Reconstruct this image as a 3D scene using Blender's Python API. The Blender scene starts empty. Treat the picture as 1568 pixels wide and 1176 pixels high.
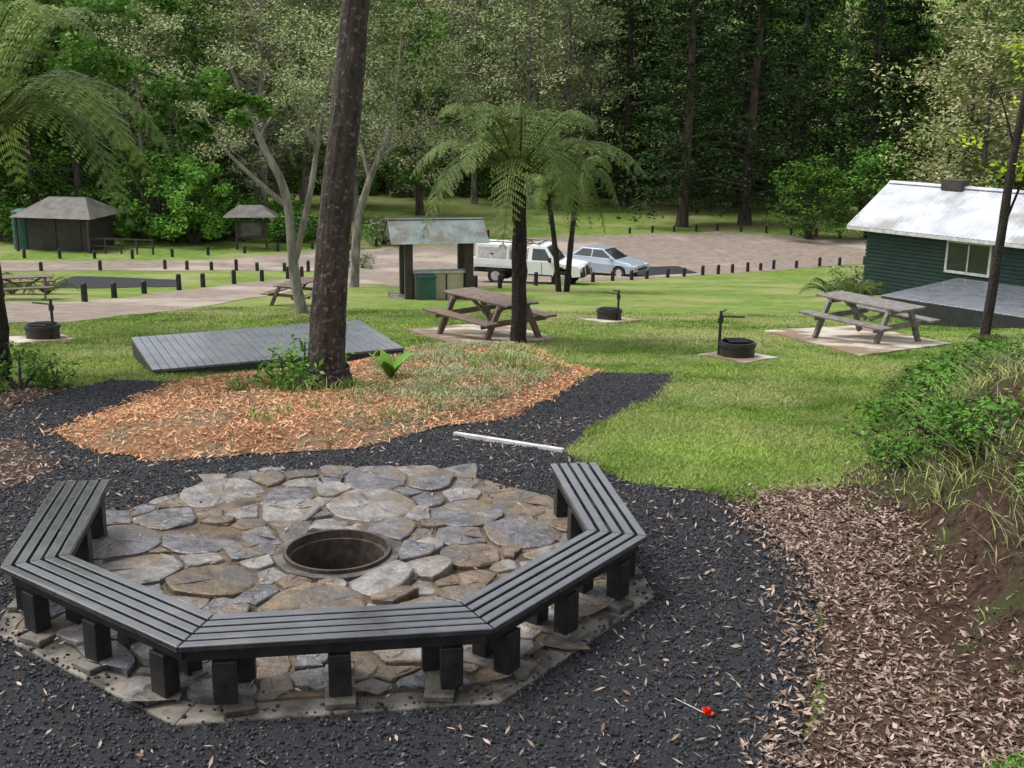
import bpy, math, random
import numpy as np
from mathutils import Vector, Matrix
random.seed(7); rng=np.random.default_rng(7)
scene=bpy.context.scene
COL=scene.collection
# ---------------------------------------------------------------- materials
def newmat(name):
    m=bpy.data.materials.new(name); m.use_nodes=True
    nt=m.node_tree; b=nt.nodes['Principled BSDF']; return m,nt,b
def mixcol(nt,fac,a,b):
    n=nt.nodes.new('ShaderNodeMix'); n.data_type='RGBA'
    if isinstance(fac,(int,float)): n.inputs[0].default_value=fac
    else: nt.links.new(fac,n.inputs[0])
    for s,i in ((a,6),(b,7)):
        if isinstance(s,tuple): n.inputs[i].default_value=(s[0],s[1],s[2],1)
        else: nt.links.new(s,n.inputs[i])
    return n.outputs[2]
def noise(nt,scale,detail=6,rough=.6,vec=None,stretch=None):
    n=nt.nodes.new('ShaderNodeTexNoise'); n.inputs['Scale'].default_value=scale
    n.inputs['Detail'].default_value=detail; n.inputs['Roughness'].default_value=rough
    if vec is None:
        g=nt.nodes.new('ShaderNodeNewGeometry'); vec=g.outputs['Position']
    if stretch:
        mp=nt.nodes.new('ShaderNodeMapping'); mp.inputs['Scale'].default_value=stretch
        nt.links.new(vec,mp.inputs[0]); vec=mp.outputs[0]
    nt.links.new(vec,n.inputs['Vector']); return n.outputs['Fac']
def ramp(nt,fac,lo,hi):
    n=nt.nodes.new('ShaderNodeMapRange'); n.inputs[1].default_value=lo; n.inputs[2].default_value=hi
    nt.links.new(fac,n.inputs[0]); return n.outputs[0]
def bump(nt,b,h,strength,dist):
    n=nt.nodes.new('ShaderNodeBump'); n.inputs['Strength'].default_value=strength; n.inputs['Distance'].default_value=dist
    nt.links.new(h,n.inputs['Height']); nt.links.new(n.outputs[0],b.inputs['Normal'])
def nmat(name,c1,c2,scale=4,rough=.8,bs=.4,bd=.02,bscale=None,stretch=None,metal=0,lo=.35,hi=.65,c3=None,s3=.6,spec=.5,c3r=(.5,.62),rr=None,coat=0):
    m,nt,b=newmat(name)
    f=ramp(nt,noise(nt,scale,stretch=stretch),lo,hi)
    c=mixcol(nt,f,c1,c2)
    if c3: c=mixcol(nt,ramp(nt,noise(nt,s3,5),*c3r),c,c3)
    nt.links.new(c,b.inputs['Base Color'])
    b.inputs['Roughness'].default_value=rough; b.inputs['Metallic'].default_value=metal
    if rr:
        q=nt.nodes.new('ShaderNodeMapRange'); q.inputs[1].default_value=.35; q.inputs[2].default_value=.65
        q.inputs[3].default_value=rr[0]; q.inputs[4].default_value=rr[1]
        nt.links.new(noise(nt,scale*.7,4),q.inputs[0]); nt.links.new(q.outputs[0],b.inputs['Roughness'])
    b.inputs['Specular IOR Level'].default_value=spec
    if coat:
        b.inputs['Coat Weight'].default_value=coat; b.inputs['Coat Roughness'].default_value=.16; b.inputs['Coat IOR'].default_value=1.7
    if bs: bump(nt,b,noise(nt,bscale or scale*3,stretch=stretch),bs,bd)
    return m
def leafmat(name,c1,c2,c3=None,transl=.3,rough=.5,big=.35,spec=.15):
    m,nt,b=newmat(name)
    a=nt.nodes.new('ShaderNodeAttribute'); a.attribute_name='rnd'
    oi=nt.nodes.new('ShaderNodeObjectInfo')
    c=mixcol(nt,a.outputs['Fac'],c1,c2)
    if c3: c=mixcol(nt,ramp(nt,noise(nt,big,3),.42,.62),c,c3)
    hs=nt.nodes.new('ShaderNodeHueSaturation')
    mr=nt.nodes.new('ShaderNodeMapRange'); mr.inputs[3].default_value=.65; mr.inputs[4].default_value=1.4
    nt.links.new(oi.outputs['Random'],mr.inputs[0]); nt.links.new(mr.outputs[0],hs.inputs['Value'])
    nt.links.new(c,hs.inputs['Color']); c=hs.outputs[0]
    if spec==0:
        d=nt.nodes.new('ShaderNodeBsdfDiffuse'); nt.links.new(c,d.inputs[0]); nt.links.new(d.outputs[0],nt.nodes['Material Output'].inputs[0]); nt.nodes.remove(b)
        return m
    nt.links.new(c,b.inputs['Base Color']); b.inputs['Roughness'].default_value=rough
    b.inputs['Specular IOR Level'].default_value=spec
    if transl:
        t=nt.nodes.new('ShaderNodeBsdfTranslucent'); nt.links.new(c,t.inputs[0])
        ms=nt.nodes.new('ShaderNodeMixShader'); ms.inputs[0].default_value=transl
        nt.links.new(b.outputs[0],ms.inputs[1]); nt.links.new(t.outputs[0],ms.inputs[2])
        nt.links.new(ms.outputs[0],nt.nodes['Material Output'].inputs[0])
    return m
M={}
M['ground']=nmat('lawn_soil',(.085,.15,.028),(.165,.23,.055),2.2,.95,.6,.03,60,c3=(.23,.24,.10),s3=.22,spec=.05,c3r=(.45,.62))
M['gravel']=nmat('dark_gravel',(.008,.008,.009),(.034,.035,.041),70,.8,1,.02,90,spec=.3)
M['mulchm']=nmat('orange_mulch',(.17,.085,.045),(.34,.19,.105),45,.9,1,.03,70,c3=(.17,.15,.10),s3=1.1,spec=.2)
M['road']=nmat('gravel_road',(.17,.138,.115),(.26,.215,.18),2.5,.9,.4,.02,40,c3=(.33,.28,.24),s3=.2,spec=.1)
M['soil']=nmat('bank_soil',(.025,.016,.012),(.085,.052,.037),14,.95,1,.05,25,c3=(.05,.055,.025),s3=1.6,spec=.1)
M['litterg']=nmat('litter_ground',(.04,.028,.02),(.12,.08,.06),40,.9,1,.03,60,spec=.1)
M['concrete']=nmat('dirty_concrete',(.11,.098,.078),(.21,.19,.155),7,.75,.5,.01,60,c3=(.04,.035,.028),s3=3.2,c3r=(.44,.58))
M['foot']=nmat('foot_concrete',(.09,.08,.066),(.15,.135,.115),7,.75,.5,.01,60,c3=(.035,.03,.026),s3=5,c3r=(.46,.6))
M['pad']=nmat('pale_concrete',(.34,.31,.25),(.48,.44,.36),3,.8,.2,.005,60,c3=(.18,.12,.075),s3=.9,c3r=(.44,.56))
M['mortar']=nmat('sandy_mortar',(.055,.040,.026),(.145,.105,.062),7,.85,.8,.02,40,c3=(.03,.025,.02),s3=3)
M['stoneg']=nmat('slate_stone',(.045,.043,.048),(.155,.15,.16),7,.35,1,.03,12,c3=(.135,.10,.068),s3=2.6,spec=.6,rr=(.18,.45))
M['stoneb']=nmat('brown_stone',(.065,.045,.030),(.18,.132,.085),7,.5,1,.03,12,c3=(.085,.078,.075),s3=2.4,rr=(.25,.55))
M['stonel']=nmat('pale_stone',(.11,.10,.095),(.25,.235,.22),7,.42,1,.03,12,c3=(.15,.112,.078),s3=2.8,rr=(.2,.5))
M['benchw']=nmat('black_stained_timber',(.010,.010,.011),(.030,.030,.033),9,.30,.25,.002,60,c3=(.06,.058,.055),s3=3,spec=.9,rr=(.12,.34),c3r=(.54,.7),coat=.9)
M['post']=nmat('black_post_timber',(.008,.008,.009),(.024,.023,.022),12,.5,.4,.005,50,spec=.4)
M['deck']=nmat('grey_deck_boards',(.075,.085,.10),(.125,.135,.155),3,.35,.15,.004,40,spec=.7,rr=(.2,.4),coat=.3)
M['deckside']=nmat('deck_fascia',(.012,.013,.015),(.025,.025,.027),6,.6,.2,.004,40)
M['iron']=nmat('rusty_iron',(.02,.016,.013),(.08,.055,.04),14,.65,.5,.005,60)
M['soot']=nmat('soot',(.006,.006,.006),(.02,.017,.014),12,.95,.8,.03,30,spec=.05)
M['black']=nmat('black_iron',(.010,.010,.010),(.028,.024,.022),10,.5,.2,.003,60)
M['table']=nmat('weathered_table_timber',(.09,.08,.068),(.21,.19,.17),7,.55,.3,.004,40)
M['tableb']=nmat('brown_table_timber',(.085,.058,.042),(.18,.125,.09),7,.55,.3,.004,40)
M['bark1']=nmat('dark_eucalypt_bark',(.018,.013,.010),(.065,.046,.034),10,.9,1,.06,12,stretch=(1,1,.3),c3=(.14,.13,.11),s3=16,c3r=(.56,.66))
M['bark2']=nmat('pale_bark',(.09,.08,.065),(.28,.255,.22),5,.8,.6,.02,14,stretch=(1,1,.3))
M['bark3']=nmat('fern_trunk',(.008,.006,.005),(.04,.028,.02),14,.95,1,.04,30)
M['bark4']=nmat('forest_bark',(.025,.019,.014),(.09,.073,.057),4,.9,.5,.03,10,stretch=(1,1,.3))
M['lf_pine']=leafmat('pine_foliage',(.010,.024,.009),(.060,.10,.034),(.035,.062,.022),0,spec=0)
M['lf_dark']=leafmat('dark_foliage',(.020,.052,.013),(.135,.25,.045),(.075,.17,.03),0,spec=0)
M['lf_olive']=leafmat('olive_foliage',(.085,.105,.048),(.38,.41,.24),(.21,.25,.115),0,spec=0)
M['lf_bright']=leafmat('bright_foliage',(.030,.095,.014),(.18,.36,.05),None,.25)
M['lf_pale']=leafmat('pale_foliage',(.09,.12,.04),(.55,.52,.30),(.13,.17,.05),0,spec=0)
M['lf_fern']=leafmat('fern_foliage',(.030,.055,.014),(.16,.215,.055),None,.3)
M['lf_yellow']=leafmat('yellow_green_leaf',(.20,.32,.02),(.5,.58,.04),None,.4)
M['grass']=leafmat('grass_blade',(.060,.125,.020),(.25,.335,.08),(.28,.30,.12),0,.6,.35,spec=0)
M['grassg']=leafmat('pale_grass',(.11,.13,.06),(.34,.36,.21),None,0,.6,spec=0)
M['leafdry']=leafmat('dry_leaf',(.065,.040,.028),(.46,.35,.28),None,0,.7,spec=0)
M['chip']=leafmat('mulch_chip',(.19,.085,.04),(.60,.35,.20),None,0,.8,spec=0)
M['pebble']=leafmat('gravel_pebble',(.006,.006,.007),(.050,.052,.062),None,0,.5,spec=.4)
M['white']=nmat('white_paint',(.72,.73,.72),(.80,.80,.79),2,.3,0)
M['silver']=nmat('silver_blue_paint',(.33,.38,.45),(.38,.43,.50),2,.25,0,metal=.3)
M['glass']=nmat('window_glass',(.015,.018,.02),(.03,.035,.04),2,.06,0,spec=.8)
M['tyre']=nmat('tyre_rubber',(.012,.012,.012),(.022,.022,.022),10,.8,0)
M['chrome']=nmat('wheel_metal',(.45,.45,.45),(.6,.6,.6),5,.3,0,metal=.6)
M['red']=nmat('tail_light',(.35,.01,.01),(.45,.02,.01),5,.2,0)
M['lamp']=nmat('head_light',(.6,.62,.62),(.75,.75,.75),5,.1,0)
M['roofpale']=nmat('pale_metal_roof',(.33,.35,.38),(.50,.52,.56),1.2,.45,.1,.01,12,c3=(.25,.245,.24),s3=.5)
M['roofgrn']=nmat('green_grey_roof',(.08,.105,.095),(.155,.19,.18),2,.5,.2,.01,12,c3=(.09,.08,.06),s3=1.5)
M['roofbr']=nmat('grey_brown_roof',(.06,.055,.048),(.12,.112,.10),2,.6,.2,.01,12)
M['grnwall']=nmat('dark_green_wall',(.007,.027,.022),(.016,.047,.038),3,.6,.3,.006,20)
M['brwall']=nmat('brown_wall',(.028,.022,.018),(.052,.043,.036),3,.7,.3,.006,20)
M['cream']=nmat('cream_panel',(.42,.38,.24),(.52,.47,.32),3,.6,0)
M['binc']=nmat('green_bin',(.02,.08,.06),(.03,.11,.085),3,.5,0)
M['paint']=nmat('weathered_white_timber',(.38,.37,.35),(.60,.60,.59),6,.6,.2,.004,40)
M['redfl']=nmat('red_petal',(.75,.03,.01),(.9,.07,.02),30,.5,.2,.004,60)
# ---------------------------------------------------------------- terrain
def sp(t,k):
    t=np.asarray(t,float)
    return k*np.logaddexp(0,t/k)
def sm(t): t=np.clip(t,0,1); return t*t*(3-2*t)
_ph=rng.uniform(0,6.28,(12,)); _an=rng.uniform(0,6.28,(12,))
def wob(x,y,s):
    r=0
    for i in range(8):
        k=s*(1+.45*i); r=r+np.sin(k*(x*math.cos(_an[i])+y*math.sin(_an[i]))+_ph[i])/(1+.5*i)
    return r/3
TY=[0,5,6,7.4,9.2,10.9,15.8,21,26]; TX=[2.75,2.75,2.85,2.85,2.9,3.4,5.3,8.4,12]
BY=[0,10,12,15,19,22]; BH=[1.0,.95,.62,.34,.10,0]
def toe(y): return np.interp(y,TY,TX)
PX,PY=-1.24,7.71
MUL=[(-4.7,15.7),(-4.8,11.5),(-4.1,10.7),(-3.3,10.15),(-1.6,10.9),(-.6,12.3),(0,13),(.7,15.3),(1.3,17.5),(.8,18.7),(.3,21.9),(-2.2,20.3),(-3.0,17.6)]
def sdpoly(P,x,y):
    P=np.array(P); x=np.asarray(x,float); y=np.asarray(y,float)
    d=np.full(x.shape,1e9); ins=np.zeros(x.shape,bool)
    n=len(P)
    for i in range(n):
        a=P[i]; b=P[(i+1)%n]; e=b-a; L=e@e
        t=np.clip(((x-a[0])*e[0]+(y-a[1])*e[1])/L,0,1)
        d=np.minimum(d,np.hypot(x-a[0]-t*e[0],y-a[1]-t*e[1]))
        c=((a[1]>y)!=(b[1]>y))
        if e[1]!=0:
            xi=a[0]+(y-a[1])/e[1]*e[0]; ins^=(c&(x<xi))
    return np.where(ins,-d,d)
def T(x,y,fine=True):
    x=np.asarray(x,float); y=np.asarray(y,float)
    z=-0.13*(sp(y-9.5,.6)-sp(y-64,4))
    z=z+.16*sp(y-112,4)
    m=sm((x-10.3)/2)*sm((y-27.5)/3)*sm((43-y)/4)
    z=z*(1-m)+(-3.75)*m
    tx=toe(y); h=np.interp(y,BY,BH)
    z=z+h*sm((x-tx)/1.35)+ .14*h*sm((x-tx-.1)/.5)*wob(x,y,3)
    if fine:
        s=sdpoly(MUL,x,y); z=z+.13*sm(-s/.8)
        z=z+.015*wob(x*3,y*3,1)*sm((np.hypot(x-PX,y-PY)-2.4)/.6)
    return z
def axis(segs):
    out=[]
    for a,b,s in segs:
        n=max(1,int(round((b-a)/s))); out+=list(np.linspace(a,b,n,endpoint=False))
    out.append(segs[-1][1]); return np.array(out)
xs=axis([(-260,-70,14),(-70,-16,1.2),(-16,-7,.4),(-7,6,.11),(6,16,.35),(16,70,1.2),(70,260,14)])
ys=axis([(-60,2,4),(2,4,.3),(4,19,.11),(19,32,.25),(32,90,.6),(90,140,2),(140,420,14)])
GX,GY=np.meshgrid(xs,ys); GZ=T(GX,GY)
rr=np.hypot(GX-PX,GY-PY); GZh=np.where(rr<.40,-.5,GZ)
nx,ny=len(xs),len(ys)
def addmesh(name,V,F,mats,mi=None,rnd=None,smooth=False):
    V=np.asarray(V,np.float32).reshape(-1,3); F=np.asarray(F,np.int32).reshape(-1,4)
    me=bpy.data.meshes.new(name); me.vertices.add(len(V)); me.vertices.foreach_set('co',V.ravel())
    nl=F.size; me.loops.add(nl); me.loops.foreach_set('vertex_index',F.ravel())
    me.polygons.add(len(F)); me.polygons.foreach_set('loop_start',np.arange(0,nl,4,dtype=np.int32))
    for m in mats: me.materials.append(m)
    if mi is not None: me.polygons.foreach_set('material_index',np.asarray(mi,np.int32))
    me.polygons.foreach_set('use_smooth',np.full(len(F),smooth,bool))
    me.update(calc_edges=True)
    if rnd is not None:
        a=me.attributes.new('rnd','FLOAT','POINT'); a.data.foreach_set('value',np.asarray(rnd,np.float32))
    return me
def addobj(name,me,loc=(0,0,0),rz=0,sc=1,parent=None):
    o=bpy.data.objects.new(name,me); COL.objects.link(o); o.location=loc; o.rotation_euler=(0,0,rz)
    o.scale=(sc,sc,sc) if not isinstance(sc,tuple) else sc
    if parent: o.parent=parent
    return o
idx=np.arange(nx*ny).reshape(ny,nx)
Fg=np.stack([idx[:-1,:-1],idx[:-1,1:],idx[1:,1:],idx[1:,:-1]],-1).reshape(-1,4)
addobj('ground',addmesh('ground',np.stack([GX,GY,GZh],-1),Fg,[M['ground']],smooth=True))
GRA=[(-12,2),(1.6,2),(1.3,4),(1.5,5.2),(1.85,6.2),(2.15,7.4),(2.15,8.4),(2.0,9.2),(1.0,9.65),(.5,10.9),(1.0,12.6),(1.9,14.8),(2.55,17.4),(1.3,17.5),(.7,15.3),(0,13),(-.6,12.3),(-1.6,10.9),(-3.3,10.15),(-4.1,10.7),(-4.8,11.5),(-4.7,15.7),(-5.7,15.8),(-6.0,13.6),(-5.9,12.1),(-12,11)]
GRB=[(-20,52),(-14.5,49.5),(-12.8,43.4),(-17,40.5)]
GRC=[(6.4,59),(10,61.5),(9.5,66),(6,64.5)]
ROAD=[(-40,18),(-13,25.5),(-10.2,25.7),(-9,31),(-7.8,44),(-5.6,48),(-4.3,44.7),(-1.6,46.5),(2.3,52.5),(6.7,57),(9.9,60.5),(19.1,67.4),(23,69),(42,72),(42,84),(22.9,80.2),(14.9,84),(8,81.4),(.6,78.9),(-6.9,73.3),(-12.4,71),(-18.1,65.2),(-28.6,63.6),(-70,66),(-70,55),(-25.2,55.9),(-16,58.7),(-10.4,59.2),(-9.3,55),(-11.2,48),(-12.3,36),(-13.2,33),(-17.8,33),(-40,30)]
SOIL=[(2.7,2),(2.65,5),(2.7,6.5),(2.75,9.3),(3.2,10.2),(4.2,12),(5.5,15),(9,20),(14,21),(14,2)]
LIT=[(1.6,2),(1.3,4),(1.5,5.2),(1.85,6.2),(2.15,7.4),(2.15,8.4),(2.0,9.2),(2.9,9.5),(3.4,9.3),(3.4,2)]
LITL=[(-12,11.2),(-5.9,12.1),(-6.0,13.6),(-5.9,15.2),(-7,15.2),(-12,14)]
LITM=[(-6.5,8.6),(-4.3,9.1),(-4.1,9.9),(-4.9,11),(-6.5,10.6)]
def octr(X,Y):
    a=(np.arctan2(Y-PY,X-PX)-math.radians(8.98)+math.pi/8)%(math.pi/4)-math.pi/8
    return np.hypot(X-PX,Y-PY)*np.cos(a)
def zone(name,polys,mat,off,edge=.08,es=4):
    V=[];F=[];vid={}
    for P in polys:
        Pn=np.array(P); x0,y0=Pn.min(0)-1; x1,y1=Pn.max(0)+1
        i0=max(0,np.searchsorted(xs,x0)-1); i1=min(nx-1,np.searchsorted(xs,x1)+1)
        j0=max(0,np.searchsorted(ys,y0)-1); j1=min(ny-1,np.searchsorted(ys,y1)+1)
        X=GX[j0:j1+1,i0:i1+1]; Y=GY[j0:j1+1,i0:i1+1]; Z=GZ[j0:j1+1,i0:i1+1]
        S=sdpoly(P,X,Y)+edge*wob(X,Y,es)
        R=np.hypot(X-PX,Y-PY); S=np.maximum(S,1.2-R)
        neg=S<0
        for j in range(S.shape[0]-1):
            cnt=neg[j,:-1].astype(int)+neg[j,1:]+neg[j+1,:-1]+neg[j+1,1:]
            for i in np.nonzero(cnt)[0]:
                q=[(j,i),(j,i+1),(j+1,i+1),(j+1,i)]
                if cnt[i]==4:
                    ids=[]
                    for a in q:
                        k=(a[0]+j0,a[1]+i0)
                        if k not in vid: vid[k]=len(V); V.append((X[a],Y[a],Z[a]+off))
                        ids.append(vid[k])
                    F.append(ids)
                else:
                    poly=[]
                    for a,b in zip(q,q[1:]+q[:1]):
                        sa,sb=S[a],S[b]
                        if sa<0: poly.append((X[a],Y[a],Z[a]+off))
                        if (sa<0)!=(sb<0):
                            t=sa/(sa-sb); poly.append((X[a]+t*(X[b]-X[a]),Y[a]+t*(Y[b]-Y[a]),Z[a]+t*(Z[b]-Z[a])+off))
                    if len(poly)>=3:
                        b0=len(V); V+=poly; F.append(list(range(b0,b0+len(poly))))
    me=bpy.data.meshes.new(name); me.from_pydata([tuple(map(float,v)) for v in V],[],F); me.materials.append(mat)
    me.polygons.foreach_set('use_smooth',[True]*len(F)); me.update()
    addobj(name,me)
zone('gravel_road',[ROAD],M['road'],.012,.25,.8)
zone('dark_gravel_path',[GRA,GRB,GRC],M['gravel'],.016,.05,5)
zone('mulch_bed',[MUL],M['mulchm'],.022,.10,4)
zone('leaf_litter_ground',[LIT,LITL,LITM],M['litterg'],.024,.10,4)
zone('earth_bank',[SOIL],M['soil'],.030,.12,4)
# ---------------------------------------------------------------- mesh builder
class MB:
    def __init__(s): s.v=[];s.f=[];s.m=[];s.mats=[]
    def mi(s,mat):
        if mat not in s.mats: s.mats.append(mat)
        return s.mats.index(mat)
    def add(s,vs,fs,mat):
        b=len(s.v); s.v+=[tuple(v) for v in vs]
        k=s.mi(mat)
        for f in fs: s.f.append([b+i for i in f]); s.m.append(k)
    def box(s,c,d,mat,rot=None):
        vs=[]
        for z in(-.5,.5):
            for x,y in((-.5,-.5),(.5,-.5),(.5,.5),(-.5,.5)):
                p=Vector((x*d[0],y*d[1],z*d[2]))
                if rot is not None: p=rot@p
                vs.append(p+Vector(c))
        s.add(vs,[(3,2,1,0),(4,5,6,7),(0,1,5,4),(1,2,6,5),(2,3,7,6),(3,0,4,7)],mat)
    def prism(s,loop,off,mat):
        n=len(loop); off=Vector(off)
        vs=[Vector(p) for p in loop]+[Vector(p)+off for p in loop]
        s.add(vs,[tuple(range(n))[::-1],tuple(range(n,2*n))]+[(i,(i+1)%n,n+(i+1)%n,n+i) for i in range(n)],mat)
    def loft(s,A,B,mat,caps=True):
        n=len(A); vs=list(A)+list(B); fs=[(i,(i+1)%n,n+(i+1)%n,n+i) for i in range(n)]
        if caps: fs+=[tuple(range(n))[::-1],tuple(range(n,2*n))]
        s.add(vs,fs,mat)
    def cyl(s,p0,p1,r0,r1,n,mat,caps=True):
        p0=Vector(p0);p1=Vector(p1); d=(p1-p0).normalized()
        a=d.orthogonal().normalized(); b=d.cross(a)
        A=[p0+(a*math.cos(t)+b*math.sin(t))*r0 for t in [2*math.pi*i/n for i in range(n)]]
        B=[p1+(a*math.cos(t)+b*math.sin(t))*r1 for t in [2*math.pi*i/n for i in range(n)]]
        s.loft(A,B,mat,caps)
    def ring(s,c,ri,ro,z0,z1,n,mat):
        vs=[]
        for i in range(n):
            t=2*math.pi*i/n
            for r,z in((ro,z0),(ro,z1),(ri,z1),(ri,z0)): vs.append((c[0]+r*math.cos(t),c[1]+r*math.sin(t),c[2]+z))
        fs=[]
        for i in range(n):
            j=(i+1)%n
            for k in range(4): fs.append((i*4+k,j*4+k,j*4+(k+1)%4,i*4+(k+1)%4))
        s.add(vs,fs,mat)
    def mesh(s,name,bevel=0):
        import bmesh
        me=bpy.data.meshes.new(name); me.from_pydata([tuple(v) for v in s.v],[],s.f)
        for m in s.mats: me.materials.append(m)
        me.polygons.foreach_set('material_index',s.m)
        bm=bmesh.new(); bm.from_mesh(me); bmesh.ops.recalc_face_normals(bm,faces=bm.faces); bm.to_mesh(me); bm.free()
        return me
    def obj(s,name,loc=(0,0,0),rz=0,bevel=0,seg=2,parent=None):
        o=addobj(name,s.mesh(name),loc,rz,parent=parent)
        if bevel:
            b=o.modifiers.new('bevel','BEVEL'); b.width=bevel; b.segments=seg; b.limit_method='ANGLE'
        return o
def Tz(x,y): return float(T(np.array([x]),np.array([y]))[0])
# ---------------------------------------------------------------- octagonal bench
YAW=math.radians(8.98); S=1.7; AP=S/2/math.tan(math.pi/8); BW=.375; ZT=.45
def rot2(x,y): c,s=math.cos(YAW),math.sin(YAW); return (PX+c*x-s*y,PY+s*x+c*y)
bench=bpy.data.objects.new('octagonal_bench',None); COL.objects.link(bench)
slat=MB(); legs=MB(); foot=MB()
NS=5; gap=.020; sw=(BW-gap*(NS-1))/NS
for k,ang in enumerate((-180,-135,-90,-45,0)):
    a=math.radians(ang); n=Vector((math.cos(a),math.sin(a),0)); t=Vector((-math.sin(a),math.cos(a),0))
    tn=math.tan(math.pi/8)
    for j in range(NS):
        ao=AP-j*(sw+gap); ai=ao-sw
        def ends(ap):
            lo=-ap*tn+.004; hi=ap*tn-.004
            if k==0: lo=-(1.58-S/2)
            if k==4: hi=(1.55-S/2)
            return lo,hi
        lo_o,hi_o=ends(ao); lo_i,hi_i=ends(ai)
        L=[n*ao+t*lo_o,n*ao+t*hi_o,n*ai+t*hi_i,n*ai+t*lo_i]
        L=[Vector((*rot2(p.x,p.y),ZT-.035+random.uniform(-.0015,.0015))) for p in L]
        slat.prism(L,(0,0,.035),M['benchw'])
    for ap in (AP-.05,AP-BW+.07):
        lo=-ap*tn+.01; hi=ap*tn-.01
        if k==0: lo=-(1.58-S/2)+.03
        if k==4: hi=(1.55-S/2)-.03
        w=.045
        L=[n*ap+t*lo,n*ap+t*hi,n*(ap-w)+t*(hi-w*tn),n*(ap-w)+t*(lo+w*tn)]
        L=[Vector((*rot2(p.x,p.y),ZT-.12)) for p in L]
        legs.prism(L,(0,0,.08),M['post'])
    for tt in (-.62,0,.62):
        for ap in (AP-.075,AP-BW+.075):
            p=n*(ap-.004)+t*(tt if ap>AP-.1 else tt*.86); x,y=rot2(p.x,p.y)
            legs.box((x,y,(.075+ZT-.122)/2),(.105,.125,ZT-.122-.075),M['post'],Matrix.Rotation(YAW+a,3,'Z'))
        p=n*(AP-BW/2)+t*tt*.93; x,y=rot2(p.x,p.y)
        foot.box((x,y,.055),(.46,.17,.04),M['foot'],Matrix.Rotation(YAW+a-math.copysign(.18,tt)*(tt!=0),3,'Z'))
for b,nm,bv in((slat,'seat_slats',.006),(legs,'legs',.006),(foot,'footings',.008)):
    o=b.obj(nm,bevel=bv); o.parent=bench
slab=MB()
R1=(AP+.07)/math.cos(math.pi/8); R0=(AP-.50)/math.cos(math.pi/8)
for k,ang in enumerate((-180,-135,-90,-45,0)):
    a0=math.radians(ang-22.5); a1=math.radians(ang+22.5)
    L=[(R1*math.cos(a0),R1*math.sin(a0)),(R1*math.cos(a1),R1*math.sin(a1)),(R0*math.cos(a1),R0*math.sin(a1)),(R0*math.cos(a0),R0*math.sin(a0))]
    slab.prism([(*rot2(*p),-.1) for p in L],(0,0,.135),M['concrete'])
slab.obj('concrete_slab',bevel=.012)
pav=MB()
N=64; V=[];ri=.40
ro=[ (AP-.10)/max(math.cos(((t-YAW+math.pi/8)%(math.pi/4))-math.pi/8),.9) for t in [2*math.pi*i/N for i in range(N)]]
for i in range(N):
    t=2*math.pi*i/N
    for r,z in((ri,-.3),(ri,.050),(ro[i],.050),(ro[i],-.1)): V.append((PX+r*math.cos(t),PY+r*math.sin(t),z))
fs=[]
for i in range(N):
    j=(i+1)%N
    for k in range(3): fs.append((i*4+k,j*4+k,j*4+k+1,i*4+k+1))
pav.add(V,fs,M['mortar'])
rp=random.Random(31)
pts=[]
tries=0
while len(pts)<200 and tries<40000:
    tries+=1
    x=rp.uniform(-2.3,2.3); y=rp.uniform(-2.3,2.3); r=math.hypot(x,y)
    if r<.54 or r>2.3: continue
    md=rp.choice([.24,.36,.46,.54]) if tries<1500 else rp.uniform(.17,.27)
    if all((x-p[0])**2+(y-p[1])**2>((md+p[2])/2)**2 for p in pts): pts.append((x,y,md))
def clip(poly,nx_,ny_,d):
    out=[]
    for a,b in zip(poly,poly[1:]+poly[:1]):
        sa=a[0]*nx_+a[1]*ny_-d; sb=b[0]*nx_+b[1]*ny_-d
        if sa<=0: out.append(a)
        if (sa<=0)!=(sb<=0):
            t=sa/(sa-sb); out.append((a[0]+t*(b[0]-a[0]),a[1]+t*(b[1]-a[1])))
    return out
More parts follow.
